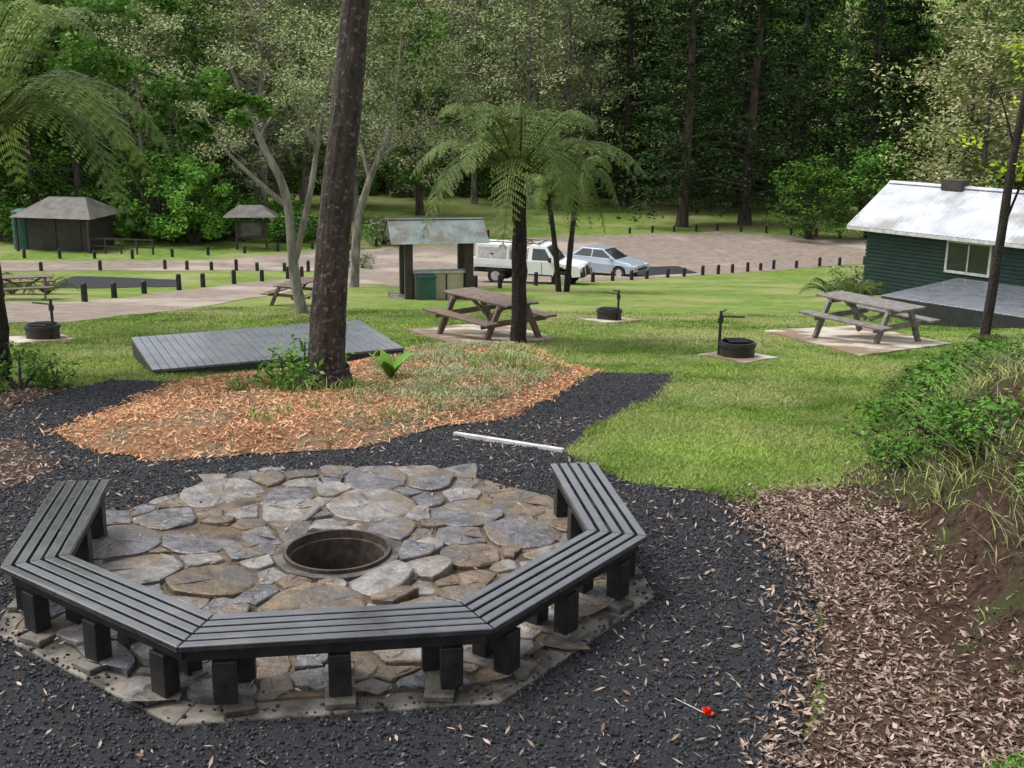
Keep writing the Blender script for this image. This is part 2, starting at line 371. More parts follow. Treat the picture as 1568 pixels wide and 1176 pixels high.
for i,(x,y,md) in enumerate(pts):
    poly=[(x-.6,y-.6),(x+.6,y-.6),(x+.6,y+.6),(x-.6,y+.6)]
    for j,(u,v,m2) in enumerate(pts):
        if i==j: continue
        dx,dy=u-x,v-y; L=math.hypot(dx,dy)
        if L>1.3: continue
        an=math.sin((i+1)*(j+1)*12.9898+(i+j)*3.7)*.13; nx1=(dx*math.cos(an)-dy*math.sin(an))/L; ny1=(dx*math.sin(an)+dy*math.cos(an))/L
        wgt=(md*md-m2*m2)/(2*L)*.45
        mx,my=x+dx/L*(L/2+wgt),y+dy/L*(L/2+wgt)
        g=.003+.015*rp.random()
        poly=clip(poly,nx1,ny1,mx*nx1+my*ny1-g)
        if not poly: break
    for k in range(8):
        a=math.radians(45*k)+YAW
        poly=clip(poly,math.cos(a),math.sin(a),AP-.08-.05*rp.random()) if poly else poly
    r0=math.hypot(x,y)
    if poly and r0<1.2: poly=clip(poly,-x/r0,-y/r0,-.455)
    if not poly or len(poly)<3: continue
    q=[]
    for a,b in zip(poly,poly[1:]+poly[:1]):
        L=math.hypot(b[0]-a[0],b[1]-a[1])
        if L<.012: continue
        ns=max(1,int(L/.06)); bow=rp.uniform(-.012,.012)
        nxx,nyy=(b[1]-a[1])/L,-(b[0]-a[0])/L
        for s_ in range(ns):
            t=s_/ns; w_=bow*math.sin(math.pi*t); px=a[0]+t*(b[0]-a[0])+nxx*w_; py=a[1]+t*(b[1]-a[1])+nyy*w_
            if s_==0: px+=(x-px)*.03*rp.uniform(.3,2.5); py+=(y-py)*.03*rp.uniform(.3,2.5)
            else: px+=rp.uniform(-.008,.008); py+=rp.uniform(-.008,.008)
            q.append((px,py))
    if len(q)<3: continue
    area=abs(sum(a[0]*b[1]-b[0]*a[1] for a,b in zip(q,q[1:]+q[:1])))/2
    if area<.004: continue
    h=.050+rp.uniform(.006,.036); tx,ty=rp.uniform(-.025,.025),rp.uniform(-.025,.025)
    if math.hypot(x-.62,y+.05)<.24 or math.hypot(x-.35,y+.62)<.22: h+=.04; tx=.05
    mat=rp.choice([M['stoneg'],M['stoneg'],M['stoneb'],M['stonel'],M['stoneg'],M['stoneb'],M['stonel']])
    n=len(q)
    A=[(PX+p[0],PY+p[1],.040) for p in q]
    B=[(PX+p[0],PY+p[1],h-.009+tx*(p[0]-x)*3+ty*(p[1]-y)*3) for p in q]
    C=[(PX+x+(p[0]-x)*.95,PY+y+(p[1]-y)*.95,h+rp.uniform(-.004,.003)+tx*(p[0]-x)*3+ty*(p[1]-y)*3) for p in q]
    D=[(PX+x+(p[0]-x)*.5+rp.uniform(-.02,.02),PY+y+(p[1]-y)*.5+rp.uniform(-.02,.02),h+rp.uniform(-.006,.008)+tx*(p[0]-x)*1.5+ty*(p[1]-y)*1.5) for p in q]
    vs=A+B+C+D+[(PX+x,PY+y,h+.002)]
    fs=[(r_*n+k,r_*n+(k+1)%n,(r_+1)*n+(k+1)%n,(r_+1)*n+k) for r_ in range(3) for k in range(n)]+[(3*n+k,3*n+(k+1)%n,4*n) for k in range(n)]
    pav.add(vs,fs,mat)
pav.obj('stone_paving')
fp=MB()
fp.ring((PX,PY,0),.362,.382,-.45,.105,48,M['iron'])
fp.ring((PX,PY,0),.385,.45,-.05,.078,48,M['foot'])
fp.ring((PX,PY,0),.335,.360,-.2,.045,48,M['iron'])
fp.add([(PX+.37*math.cos(t),PY+.37*math.sin(t),-.34+.03*random.random()) for t in [i*math.pi/12 for i in range(24)]]+[(PX,PY,-.28)],[(i,(i+1)%24,24) for i in range(24)],M['soot'])
for i in range(16):
    a=random.random()*6.28; r=random.random()*.22
    p=Vector((PX+r*math.cos(a),PY+r*math.sin(a),-.25)); d=Vector((random.uniform(-1,1),random.uniform(-1,1),.15))*.09
    fp.cyl(p-d,p+d,.016,.010,6,M['soot'] if i%4 else M['iron'])
fp.obj('fire_pit_ring')
def plank(name,p,q,w,h,mat):
    p=Vector((p[0],p[1],Tz(*p)+.03));q=Vector((q[0],q[1],Tz(*q)+.03)); d=q-p
    b=MB(); b.box((0,0,0),(d.length,w,h),mat)
    o=b.obj(name,bevel=.006); o.location=(p+q)/2; o.rotation_euler=d.to_track_quat('X','Z').to_euler(); return o
plank('timber_edging',(-.6,11.65),(.52,10.85),.055,.05,M['paint'])
# ---------------------------------------------------------------- tent platform & decks
def deck(name,c,e,L,W,z,nb,deep,gp):
    b=MB(); ang=math.atan2(e[1],e[0])
    bw=L/nb
    for i in range(nb):
        b.box((-L/2+bw*(i+.5),0,-.02+random.uniform(-.002,.002)),(bw-gp,W,.04),M['deck'])
    b.box((0,-W/2+.03,-.045-deep/2),(L-.02,.05,deep),M['deckside']); b.box((0,W/2-.03,-.045-deep/2),(L-.02,.05,deep),M['deckside'])
    b.box((-L/2+.03,0,-.045-deep/2),(.05,W-.12,deep),M['deckside']); b.box((L/2-.03,0,-.045-deep/2),(.05,W-.12,deep),M['deckside'])
    for x in(-L/2+.2,0,L/2-.2):
        for y in(-W/2+.2,W/2-.2): b.box((x,y,-.6),(.1,.1,1.1),M['post'])
    return b.obj(name,(c[0],c[1],z),ang,bevel=.004,seg=1)
deck('tent_platform',(-4.05,18.45),(.905,.425),3.95,2.4,-.83,30,.24,.009)
e1=Vector((.69,-.724,0)); e2=Vector((.724,.69,0))
dc=Vector((11.6,35.9,0))+e1*4+e2*2.6
deck('timber_deck',(dc.x,dc.y),(e1.x,e1.y),8,5.2,-3.02,50,.62,.010)
# ---------------------------------------------------------------- green house
def house():
    root=bpy.data.objects.new('green_cabin',None); COL.objects.link(root)
    o0=Vector((12.9,43.6,0)); L=11; D=5.4; zb=-5.2; ze=-1.72; zr=-.28
    def P(a,b,z): p=o0+e1*a+e2*b; return Vector((p.x,p.y,z))
    w=MB(); w.prism([P(.35,.35,zb),P(L,.35,zb),P(L,D-.35,zb),P(.35,D-.35,zb)],(0,0,ze-zb-.02),M['grnwall'])
    w.add([P(.36,.36,ze-.03),P(.36,D-.36,ze-.03),P(.36,D/2,zr-.12)],[(0,1,2)],M['grnwall'])
    z=zb+.1
    while z<ze-.1:
        w.prism([P(.31,.31,z),P(L,.31,z),P(L,.349,z),P(.349,.349,z),P(.349,D-.35,z),P(.31,D-.35,z)],(0,0,.11),M['grnwall']); z+=.14
    w.obj('walls').parent=root
    r=MB(); n=60
    for i in range(n):
        a0=-.25+(L+.5)*i/n; a1=-.25+(L+.5)*(i+1)/n; am=(a0+a1)/2
        for s0,s1 in(((-.15,ze-.04),(D/2,zr)),((D+.15,ze-.04),(D/2,zr))):
            A=[P(a0,s0[0],s0[1]),P(am,s0[0],s0[1]+.012),P(a1,s0[0],s0[1])]; B=[P(a0,s1[0],s1[1]),P(am,s1[0],s1[1]+.012),P(a1,s1[0],s1[1])]
            r.add(A+B,[(0,1,4,3),(1,2,5,4)],M['roofpale'])
    r.prism([P(-.25,D/2-.15,zr-.02),P(L,D/2-.15,zr-.02),P(L,D/2,zr+.06),P(-.25,D/2,zr+.06)],(0,0,.02),M['roofpale'])
    r.prism([P(-.26,-.17,ze-.17),P(L,-.17,ze-.17),P(L,-.13,ze-.17),P(-.26,-.13,ze-.17)],(0,0,.12),M['paint'])
    for s in(-.15,D+.15):
        r.loft([P(-.29,s,ze-.16),P(-.25,s,ze-.16),P(-.25,s,ze-.02),P(-.29,s,ze-.02)],[P(-.29,D/2,zr-.14),P(-.25,D/2,zr-.14),P(-.25,D/2,zr),P(-.29,D/2,zr)],M['paint'])
    r.prism([P(2.0,D/2-.3,zr-.1),P(2.8,D/2-.3,zr-.1),P(2.8,D/2+.3,zr-.1),P(2.0,D/2+.3,zr-.1)],(0,0,.38),M['brwall'])
    r.obj('roof').parent=root
    g=MB()
    for a in (3.6,7.6):
        z0,z1=-3.0,-2.0
        g.prism([P(a,.27,z0),P(a+1.5,.27,z0),P(a+1.5,.31,z0),P(a,.31,z0)],(0,0,z1-z0),M['glass'])
        for (x0,x1,y0,y1) in((a-.08,a+1.58,z1,z1+.09),(a-.08,a+1.58,z0-.09,z0),(a-.08,a,z0,z1),(a+1.5,a+1.58,z0,z1),(a+.73,a+.78,z0,z1)):
            g.prism([P(x0,.22,y0),P(x1,.22,y0),P(x1,.305,y0),P(x0,.305,y0)],(0,0,y1-y0),M['paint'])
    g.obj('windows').parent=root
house()
# ---------------------------------------------------------------- picnic tables
def table_mesh(mat):
    b=MB(); L=1.95
    for i in range(5): b.box((random.uniform(-.01,.01),-.30+.15*i,.74+random.uniform(-.003,.003)),(L,.136,.04),mat)
    for s in(-1,1):
        for k in(0,1): b.box((0,s*(.62+.15*k),.45),(L,.135,.04),mat)
        for x in(-.68,.68):
            rotm=Matrix.Rotation(s*math.radians(27),3,'X')
            b.box((x,s*.47,.36),(.07,.11,.84),mat,rotm)
    for x in(-.68,.68):
        b.box((x+.06,0,.395),(.045,1.55,.10),mat); b.box((x+.06,0,.68),(.045,.72,.08),mat)
        s=1 if x<0 else -1
        b.box((x+s*.33,0,.55),(.70,.06,.06),mat,Matrix.Rotation(s*math.radians(28),3,'Y'))
    return b.mesh('picnic_table')
tm1=table_mesh(M['table']); tm2=table_mesh(M['tableb'])
def place_table(x,y,deg,me,sc=1.12):
    o=addobj('picnic_table',me,(x,y,Tz(x,y)+.03),math.radians(deg),sc)
    bv=o.modifiers.new('b','BEVEL'); bv.width=.006; bv.segments=1
    return o
place_table(7.5,23.9,-55,tm1); place_table(-.5,23.7,-50,tm2)
place_table(-14.9,34.6,20,tm2,.9); place_table(-6.3,33.4,70,tm2,.9)
def pad(name,quad,mat,off=.035):
    b=MB(); Nn=8; vs=[];fs=[]
    q=[Vector(p) for p in quad]
    for j in range(Nn+1):
        for i in range(Nn+1):
            u,v=i/Nn,j/Nn; p=(q[0]*(1-u)+q[1]*u)*(1-v)+(q[3]*(1-u)+q[2]*u)*v
            vs.append((p.x,p.y,Tz(p.x,p.y)+off))
    for j in range(Nn):
        for i in range(Nn):
            a=j*(Nn+1)+i; fs.append((a,a+1,a+Nn+2,a+Nn+1))
    b.add(vs,fs,mat)
    bd=[i for i in range(Nn+1)]+[(k+1)*(Nn+1)-1 for k in range(1,Nn+1)]+[Nn*(Nn+1)+i for i in range(Nn-1,-1,-1)]+[k*(Nn+1) for k in range(Nn-1,0,-1)]
    n=len(bd); b.add([vs[k] for k in bd]+[(vs[k][0],vs[k][1],vs[k][2]-.1) for k in bd],[(i,(i+1)%n,n+(i+1)%n,n+i) for i in range(n)],mat)
    return b.obj(name)
PADS=[[(-2.4,25.0),(-.8,20.9),(.9,23.4),(-.3,27.6)],[(5.8,26.0),(6.4,20.6),(9.1,23.3),(8.5,28.0)],[(3.35,20.3),(4.0,19.2),(4.75,20.0),(4.1,21.3)],[(1.7,29.0),(2.3,27.8),(3.3,28.6),(2.7,30.2)],[(-9.9,21.8),(-9.2,20.9),(-8.4,21.6),(-9.1,22.7)]]
for P in PADS: pad('concrete_pad',P,M['pad'])
def bbq(x,y,deg):
    b=MB()
    b.ring((0,0,0),.28,.31,0,.27,28,M['black']); b.ring((0,0,0),.31,.335,.20,.245,28,M['black'])
    b.add([(.28*math.cos(t),.28*math.sin(t),.06) for t in [i*math.pi/8 for i in range(16)]],[tuple(range(16))],M['soot'])
    b.cyl((-.30,.12,0),(-.30,.12,.80),.028,.028,10,M['black'])
    b.cyl((-.30,.12,.58),(-.30,.12,.68),.05,.05,10,M['black'])
    b.cyl((-.32,.12,.70),(.12,.06,.70),.018,.018,8,M['black'])
    b.cyl((-.30,.12,.78),(-.18,.22,.80),.014,.014,8,M['black'])
    for i in range(9):
        b.cyl((-.16+.04*i,-.12,.285),(-.16+.04*i,.20,.285),.007,.007,5,M['black'])
    b.cyl((-.2,-.12,.285),(.2,-.12,.285),.01,.01,6,M['black']); b.cyl((-.2,.2,.285),(.2,.2,.285),.01,.01,6,M['black'])
    b.obj('barbecue_fire_pit',(x,y,Tz(x,y)+.035),math.radians(deg))
bbq(4.02,20.1,5); bbq(2.45,28.8,150); bbq(-9.1,21.8,170)
def shelter():
    x,y=-2.6,38.2; b=MB(); 
    for px in(-1.0,1.0):
        for py in(-.75,.75): b.box((px,py,1.0),(.26,.26,2.1),M['brwall'])
    b.box((0,-.75,2.02),(3.0,.10,.12),M['paint']); b.box((0,.75,2.02),(3.0,.10,.12),M['brwall'])
    n=36
    for i in range(n):
        a0=-1.6+3.2*i/n; a1=-1.6+3.2*(i+1)/n; am=(a0+a1)/2
        for s in(-1,1):
            b.add([(a0,s*1.25,1.95),(am,s*1.25,1.957),(a1,s*1.25,1.95),(a0,0,2.62),(am,0,2.627),(a1,0,2.62)],[(0,1,4,3),(1,2,5,4)],M['roofgrn'])
    for sx in(-1,1):
        b.prism([(sx*1.55,-1.15,1.99),(sx*1.55,1.15,1.99),(sx*1.55,0,2.60)],(sx*.03,0,0),M['brwall'])
    b.box((0,0,2.60),(3.2,.2,.05),M['roofgrn'])
    b.box((0,-.55,.46),(1.72,.35,.92),M['cream']); b.box((0,-.55,.95),(1.85,.5,.06),M['paint'])
    for px in (-.84,-.3,.25,.84): b.box((px,-.735,.46),(.05,.02,.92),M['brwall'])
    b.box((-.45,-.95,.42),(.56,.5,.84),M['binc']); b.box((-.45,-.95,.87),(.62,.56,.07),M['binc'])
    b.box((0,0,-.05),(3.0,2.2,.12),M['concrete'])
    b.obj('barbecue_shelter',(x,y,Tz(x,y)+.05),math.radians(12),bevel=.008,seg=1)
shelter()
def smallhut():
    x,y=-27.3,71; b=MB()
    b.box((0,0,1.1),(4.0,3.0,2.2),M['brwall']); b.box((-.6,-1.52,1.0),(.9,.05,2.0),M['black']); b.box((1.0,-1.52,1.0),(.9,.05,2.0),M['black'])
    b.loft([(-2.6,-2.4,2.15),(2.6,-2.4,2.15),(2.6,2.2,2.15),(-2.6,2.2,2.15)],[(-1.2,-.2,3.2),(1.2,-.2,3.2),(1.2,.1,3.2),(-1.2,.1,3.2)],M['roofbr'])
    for px in(-2.3,2.3): b.box((px,-2.2,1.08),(.14,.14,2.15),M['brwall'])
    for k in(.55,1.0): b.box((4.2,-2.0,k),(4.2,.06,.08),M['brwall'])
    for i in range(5): b.box((2.2+i,-2.0,.5),(.09,.09,1.1),M['brwall'])
    b.obj('amenities_hut',(x,y,Tz(x,y)-.05),math.radians(-8))
    b=MB(); b.cyl((0,0,0),(0,0,2.3),.65,.65,24,M['binc']); b.cyl((0,0,2.3),(0,0,2.45),.65,.3,24,M['binc'])
    for k in range(5): b.ring((0,0,.3+.42*k),.64,.675,0,.06,24,M['binc'])
    b.obj('water_tank',(-30.0,70.5,Tz(-30,70.5)))
    b=MB()
    for px in(-.9,.9): b.box((px,0,1.1),(.14,.14,2.2),M['brwall'])
    b.box((0,0,1.25),(1.65,.06,1.1),M['brwall']); b.box((0,-.04,1.25),(1.2,.02,.8),M['roofbr'])
    b.loft([(-1.6,-1.1,2.1),(1.6,-1.1,2.1),(1.6,1.1,2.1),(-1.6,1.1,2.1)],[(-.7,-.05,2.75),(.7,-.05,2.75),(.7,.05,2.75),(-.7,.05,2.75)],M['roofbr'])
    b.obj('information_shelter',(-16.3,71.5,Tz(-16.3,71.5)),math.radians(8))
smallhut()
# ---------------------------------------------------------------- bollards
bm_=MB(); bm_.cyl((0,0,-.1),(0,0,.48),.095,.09,12,M['post'],False); bm_.cyl((0,0,.48),(0,0,.52),.09,.06,12,M['post'])
bme=bm_.mesh('bollard')
def line(P,step):
    out=[]
    for a,b in zip(P[:-1],P[1:]):
        L=math.dist(a,b); n=max(1,round(L/step))
        for i in range(n): out.append((a[0]+(b[0]-a[0])*i/n,a[1]+(b[1]-a[1])*i/n))
    out.append(P[-1]); return out
bl=line([(-12.7,33.5),(-12.4,38.5),(-11.8,43.5),(-10.2,51.5),(-9.6,56)],2.4)
bl+=line([(-18.1,59.3),(-14.4,58.9),(-10.6,59.0)],1.3)+line([(-26,55.3),(-18.1,58.6)],2.5)[:-1]
bl+=line([(-1.4,44.6),(1.8,50.2),(6.7,56.6),(9.9,60.2),(14.8,64.9),(19.2,67.4),(24,69.2)],1.5)
bl+=line([(8.3,82.4),(15,84.8),(23,81.5),(36,84.5)],1.9)+line([(-32,65.0),(-22,66.0),(-12.6,72.0),(-7,74.6),(0,79.8)],2.1)
for x,y in bl: addobj('bollard',bme,(x+random.uniform(-.1,.1),y+random.uniform(-.1,.1),Tz(x,y)),0,(1,1,random.uniform(.85,1.15)))
# ---------------------------------------------------------------- vehicles
def wheel(b,x,y,r,w):
    s=1 if y>0 else -1
    b.cyl((x,y-w/2*1,r),(x,y+w/2,r),r,r,24,M['tyre']); b.cyl((x,y+s*w/2,r),(x,y+s*(w/2+.012),r),r*.6,r*.55,16,M['chrome'])
def sidebody(b,prof,w,mat,tw=0):
    A=[(x,-w/2+ (tw if z>.8 else 0),z) for x,z in prof]; B=[(x,w/2-(tw if z>.8 else 0),z) for x,z in prof]
    b.loft(A,B,mat)
def ute():
    b=MB(); wh=M['white']
    b.box((-.2,0,.55),(4.6,1.0,.18),M['tyre'])
    prof=[(.10,.50),(.10,1.12),(1.35,1.12),(1.55,1.08),(2.35,1.0),(2.50,.9),(2.52,.55),(2.15,.50),(2.08,.78),(1.85,.93),(1.58,.93),(1.36,.78),(1.28,.50)]
    sidebody(b,prof,1.72,wh)
    A=[(.10,-.84,1.12),(1.38,-.84,1.12),(1.38,.84,1.12),(.10,.84,1.12)]; B=[(.16,-.70,1.78),(.90,-.70,1.78),(.90,.70,1.78),(.16,.70,1.78)]
    b.loft(A,B,wh)
    for s in(-1,1):
        b.add([(.30,s*.838,1.17),(1.18,s*.838,1.17),(.86,s*.742,1.66),(.32,s*.742,1.66)],[(0,1,2,3)],M['glass'])
        b.box((1.15,s*.95,1.22),(.10,.16,.2),M['tyre'])
        b.box((2.49,s*.62,.86),(.08,.30,.14),M['lamp']); b.box((.7,s*.865,.52),(1.1,.03,.06),M['tyre'])
        b.box((.75,s*.866,.80),(.02,.012,.55),M['tyre'])
        for wx in(1.72,-1.35): wheel(b,wx,s*.76,.37,.24)
    b.add([(1.40,-.74,1.15),(1.40,.74,1.15),(.95,.64,1.74),(.95,-.64,1.74)],[(0,1,2,3)],M['glass'])
    b.box((2.56,0,.62),(.14,1.7,.22),M['tyre']); b.box((2.54,0,.84),(.04,.85,.14),M['tyre'])
    for yy in(-.45,.45): b.cyl((2.66,yy,.5),(2.62,yy,1.02),.03,.03,8,M['chrome'])
    b.cyl((2.64,-.45,1.02),(2.64,.45,1.02),.03,.03,8,M['chrome'])
    b.box((-1.25,0,.80),(2.45,1.80,.10),wh)
    for s in(-1,1):
        b.box((-1.25,s*.90,.99),(2.45,.04,.28),wh); b.box((-1.35,s*.90,.66),(.9,.03,.10),M['tyre'])
    b.box((-2.46,0,.99),(.04,1.8,.28),wh); b.box((-2.47,.7,.74),(.05,.25,.1),M['red']); b.box((-2.47,-.7,.74),(.05,.25,.1),M['red'])
    b.box((-1.55,0,1.30),(1.55,1.55,.90),wh)
    for s in(-1,1):
        b.box((-1.55,s*.78,1.34),(1.3,.02,.62),M['paint']); b.box((-1.55,s*.795,1.34),(.14,.02,.06),M['tyre'])
    b.box((-.38,0,1.30),(.5,1.3,.5),M['paint'])
    for xx in(-2.2,-.12,.5): b.cyl((xx,-.65,1.86),(xx,.65,1.86),.025,.025,8,M['black'])
    for yy in(-.6,.6): b.cyl((-2.3,yy,1.86),(.6,yy,1.86),.025,.025,8,M['black'])
    for xx in(-2.2,-.12): 
        for yy in(-.62,.62): b.cyl((xx,yy,1.1),(xx,yy,1.86),.025,.025,8,M['black'])
    b.box((.45,0,1.84),(.12,.9,.08),M['lamp'])
    b.obj('utility_truck',(.75,51.2,Tz(.75,51.4)+.02),math.radians(-17),bevel=.03)
def sedan():
    b=MB(); sv=M['silver']
    prof=[(-2.25,.45),(-2.28,.75),(-2.15,.93),(-1.5,.98),(1.0,.95),(1.9,.82),(2.2,.68),(2.25,.42),(1.72,.30),(1.66,.55),(1.45,.68),(1.2,.68),(1.0,.55),(.93,.28),(-.95,.28),(-1.02,.55),(-1.22,.68),(-1.46,.68),(-1.66,.55),(-1.72,.32)]
    A=[(x,-.86+(.06 if z>.8 else 0),z) for x,z in prof]; B=[(x,.86-(.06 if z>.8 else 0),z) for x,z in prof]; b.loft(A,B,sv)
    A=[(-1.75,-.76,.97),(1.05,-.76,.94),(1.05,.76,.94),(-1.75,.76,.97)]; B=[(-1.0,-.58,1.42),(.25,-.58,1.42),(.25,.58,1.42),(-1.0,.58,1.42)]
    b.loft(A,B,sv)
    for s in(-1,1):
        b.add([(-1.38,s*.752,1.01),(-.38,s*.752,1.01),(-.38,s*.612,1.37),(-.92,s*.612,1.37)],[(0,1,2,3)],M['glass'])
        b.add([(-.30,s*.752,1.01),(.82,s*.752,1.00),(.22,s*.612,1.37),(-.30,s*.612,1.37)],[(0,1,2,3)],M['glass'])
        for wx in(1.33,-1.34): wheel(b,wx,s*.76,.31,.2)
        b.box((2.14,s*.62,.66),(.16,.36,.13),M['lamp']); b.box((-2.24,s*.62,.78),(.06,.36,.14),M['red'])
        b.box((.85,s*.88,.98),(.16,.14,.11),sv)
    b.add([(1.03,-.68,.97),(1.03,.68,.97),(.30,.55,1.39),(.30,-.55,1.39)],[(0,1,2,3)],M['glass'])
    b.add([(-1.71,-.68,1.0),(-1.71,.68,1.0),(-1.05,.55,1.39),(-1.05,-.55,1.39)],[(0,1,2,3)],M['glass'])
    b.box((2.25,0,.52),(.05,1.0,.12),M['tyre']); b.box((-2.28,0,.58),(.03,.5,.12),M['lamp'])
    b.obj('sedan_car',(4.7,59.8,Tz(4.7,60)+.02),math.radians(-32),bevel=.05)
ute(); sedan()
# ---------------------------------------------------------------- vegetation tools
def tube(P,R,n=8,jit=.06):
    P=np.array(P,float); R=np.array(R,float); m=len(P)
    Tn=np.gradient(P,axis=0); Tn/=np.linalg.norm(Tn,axis=1)[:,None]+1e-9
    ref=np.array([.31,.95,.05]); A=np.cross(Tn,ref); A/=np.linalg.norm(A,axis=1)[:,None]+1e-9; B=np.cross(Tn,A)
    th=np.arange(n)*2*math.pi/n
    r=R[:,None]*(1+jit*rng.standard_normal((m,n)))
    V=P[:,None,:]+r[...,None]*(A[:,None,:]*np.cos(th)[None,:,None]+B[:,None,:]*np.sin(th)[None,:,None])
    ix=np.arange(m*n).reshape(m,n); nxt=np.roll(ix,-1,1)
    F=np.stack([ix[:-1],nxt[:-1],nxt[1:],ix[1:]],-1).reshape(-1,4)
    return V.reshape(-1,3),F
def smoothpath(P,k=6):
    P=np.array(P,float); n=len(P)
    if n<3: return np.array([P[0]+(P[1]-P[0])*t for t in np.linspace(0,1,k+1)])
    out=[]
    Q=np.vstack([2*P[0]-P[1],P,2*P[-1]-P[-2]])
    for i in range(1,n):
        p0,p1,p2,p3=Q[i-1],Q[i],Q[i+1],Q[i+2]
        for t in np.linspace(0,1,k,endpoint=False):
            out.append(.5*((2*p1)+(-p0+p2)*t+(2*p0-5*p1+4*p2-p3)*t*t+(-p0+3*p1-3*p2+p3)*t**3))
    out.append(P[-1]); return np.array(out)
def leaves(C,sig,n,size,asp=.42,flat=.6,hang=0.):
    C=np.asarray(C,float).reshape(-1,3); k=len(C); sig=np.broadcast_to(np.asarray(sig,float),(k,))
    c=np.repeat(C,n,0); s=np.repeat(sig,n)
    g=rng.standard_normal((len(c),3)); g/= (np.linalg.norm(g,axis=1)[:,None]+1e-9); g*=rng.random((len(c),1))**.45*1.5
    c=c+g*s[:,None]*np.array([1,1,flat])
    d=rng.standard_normal((len(c),3)); d[:,2]=d[:,2]*.5-hang; d/=np.linalg.norm(d,axis=1)[:,None]
    u=rng.standard_normal((len(c),3))*.6; u[:,2]+=1
    w=np.cross(d,u); w/=np.linalg.norm(w,axis=1)[:,None]+1e-9
    L=size*rng.uniform(.6,1.3,(len(c),1)); W=L*asp
    V=np.stack([c-d*L/2,c+w*W/2,c+d*L/2,c-w*W/2],1)
    cr=np.repeat(rng.random(k),n)
    r=np.clip(.55*cr+.45*rng.random(len(c)),0,1)
    return V.reshape(-1,3),np.arange(len(c)*4).reshape(-1,4),np.repeat(r,4)
class Veg:
    def __init__(s): s.V=[];s.F=[];s.mi=[];s.r=[];s.n=0;s.mats=[]
    def add(s,V,F,mat,r=None):
        if mat not in s.mats: s.mats.append(mat)
        s.V.append(V); s.F.append(np.asarray(F)+s.n); s.n+=len(V); s.mi.append(np.full(len(F),s.mats.index(mat)))
        s.r.append(r if r is not None else np.full(len(V),.5))
    def mesh(s,name): return addmesh(name,np.concatenate(s.V),np.concatenate(s.F),s.mats,np.concatenate(s.mi),np.concatenate(s.r))
def tree_mesh(name,H,cb,R,nb,nl,ls,lm,bm,shape,tr,flat=.6,hang=0,sg=.18,up=.25,limbs=6):
    v=Veg(); ph=rng.uniform(0,6.28)
    P=np.array([[.25*math.sin(t*3+ph)*t*H/15,.25*math.cos(t*2.3+ph)*t*H/15,H*.96*t] for t in np.linspace(0,1,12)])
    Rr=tr*(1-np.linspace(0,1,12))**.8+.02; Rr[0]*=1.35
    V,F=tube(P,Rr,8); v.add(V,F,bm)
    Cs=[];Sg=[]
    for i in range(nb):
        t=(i+rng.random())/nb; h=cb+(H-cb)*t
        if shape=='cone': L=R*(1-t)**.75+.4
        else: L=R*math.sqrt(max(.05,1-(1.7*t-.75)**2))
        L*=rng.uniform(.6,1.15); az=rng.uniform(0,6.28)
        b0=np.array([np.interp(h*.93,P[:,2],P[:,0]),np.interp(h*.93,P[:,2],P[:,1]),h*.93])
        d=np.array([math.cos(az),math.sin(az),up+rng.uniform(-.15,.15)])
        pts=[b0,b0+d*L*.5+[0,0,.04*L],b0+d*L+[0,0,-.10*L*(shape=='cone')]]
        V,F=tube(smoothpath(pts,3),np.linspace(max(.02,tr*.28*(1-t)+.02),.012,7),5); v.add(V,F,bm)
        for q in np.linspace(.35,1,limbs):
            p=b0+d*L*q+rng.standard_normal(3)*L*.16*np.array([1,1,.6]); Cs.append(p); Sg.append(L*sg*rng.uniform(.6,1.3)+.12)
    V,F,r=leaves(Cs,Sg,nl,ls,flat=flat,hang=hang); v.add(V,F,lm,r)
    return v.mesh(name)
pine=[tree_mesh('pine',26,1.6,5.0,90,20,.42,M['lf_pine'],M['bark4'],'cone',.40,.4,.1,up=.1) for i in range(2)]
dark=[tree_mesh('rainforest',19,2.4,4.4,48,26,.36,M['lf_dark'],M['bark4'],'round',.3,sg=.15) for i in range(3)]
oliv=[tree_mesh('euc',23,3.2,5.4,56,32,.32,M['lf_olive'],M['bark2'],'round',.24,.6,.3,.13,.6) for i in range(3)]
pale=[tree_mesh('pale',14,2.0,3.8,42,34,.28,M['lf_pale'],M['bark4'],'round',.2)]
def shrub_mesh(name,mat,R=1.3,H=1.5,k=26,nl=34,ls=.20):
    v=Veg(); C=[];S_=[]
    for i in range(k):
        a=rng.uniform(0,6.28); r=R*math.sqrt(rng.random())*.9; z=H*(.2+.75*rng.random())*(1-.35*r/R)
        C.append([r*math.cos(a),r*math.sin(a),z]); S_.append(.16*R+.06)
        if i%2==0:
            V,F=tube([[0,0,-.05],[r*.4*math.cos(a),r*.4*math.sin(a),z*.5],C[-1]],[.03,.02,.008],4); v.add(V,F,M['bark4'])
    V,F,r=leaves(C,S_,nl,ls); v.add(V,F,mat,r); return v.mesh(name)
shr=[shrub_mesh('shrub_d',M['lf_dark']),shrub_mesh('shrub_b',M['lf_bright']),shrub_mesh('shrub_o',M['lf_olive']),shrub_mesh('shrub_f',M['lf_fern'])]
forest=bpy.data.objects.new('background_forest',None); COL.objects.link(forest)
def put(me,x,y,sc=1,par=forest,name='forest_tree',dz=-.1):
    if par is forest and abs(x)>.5*y+5: return
    return addobj(name,me,(x,y,Tz(x,y)+dz),random.uniform(0,6.28),(sc*random.uniform(.9,1.1),sc*random.uniform(.9,1.1),sc),par)
rf=random.Random(5)
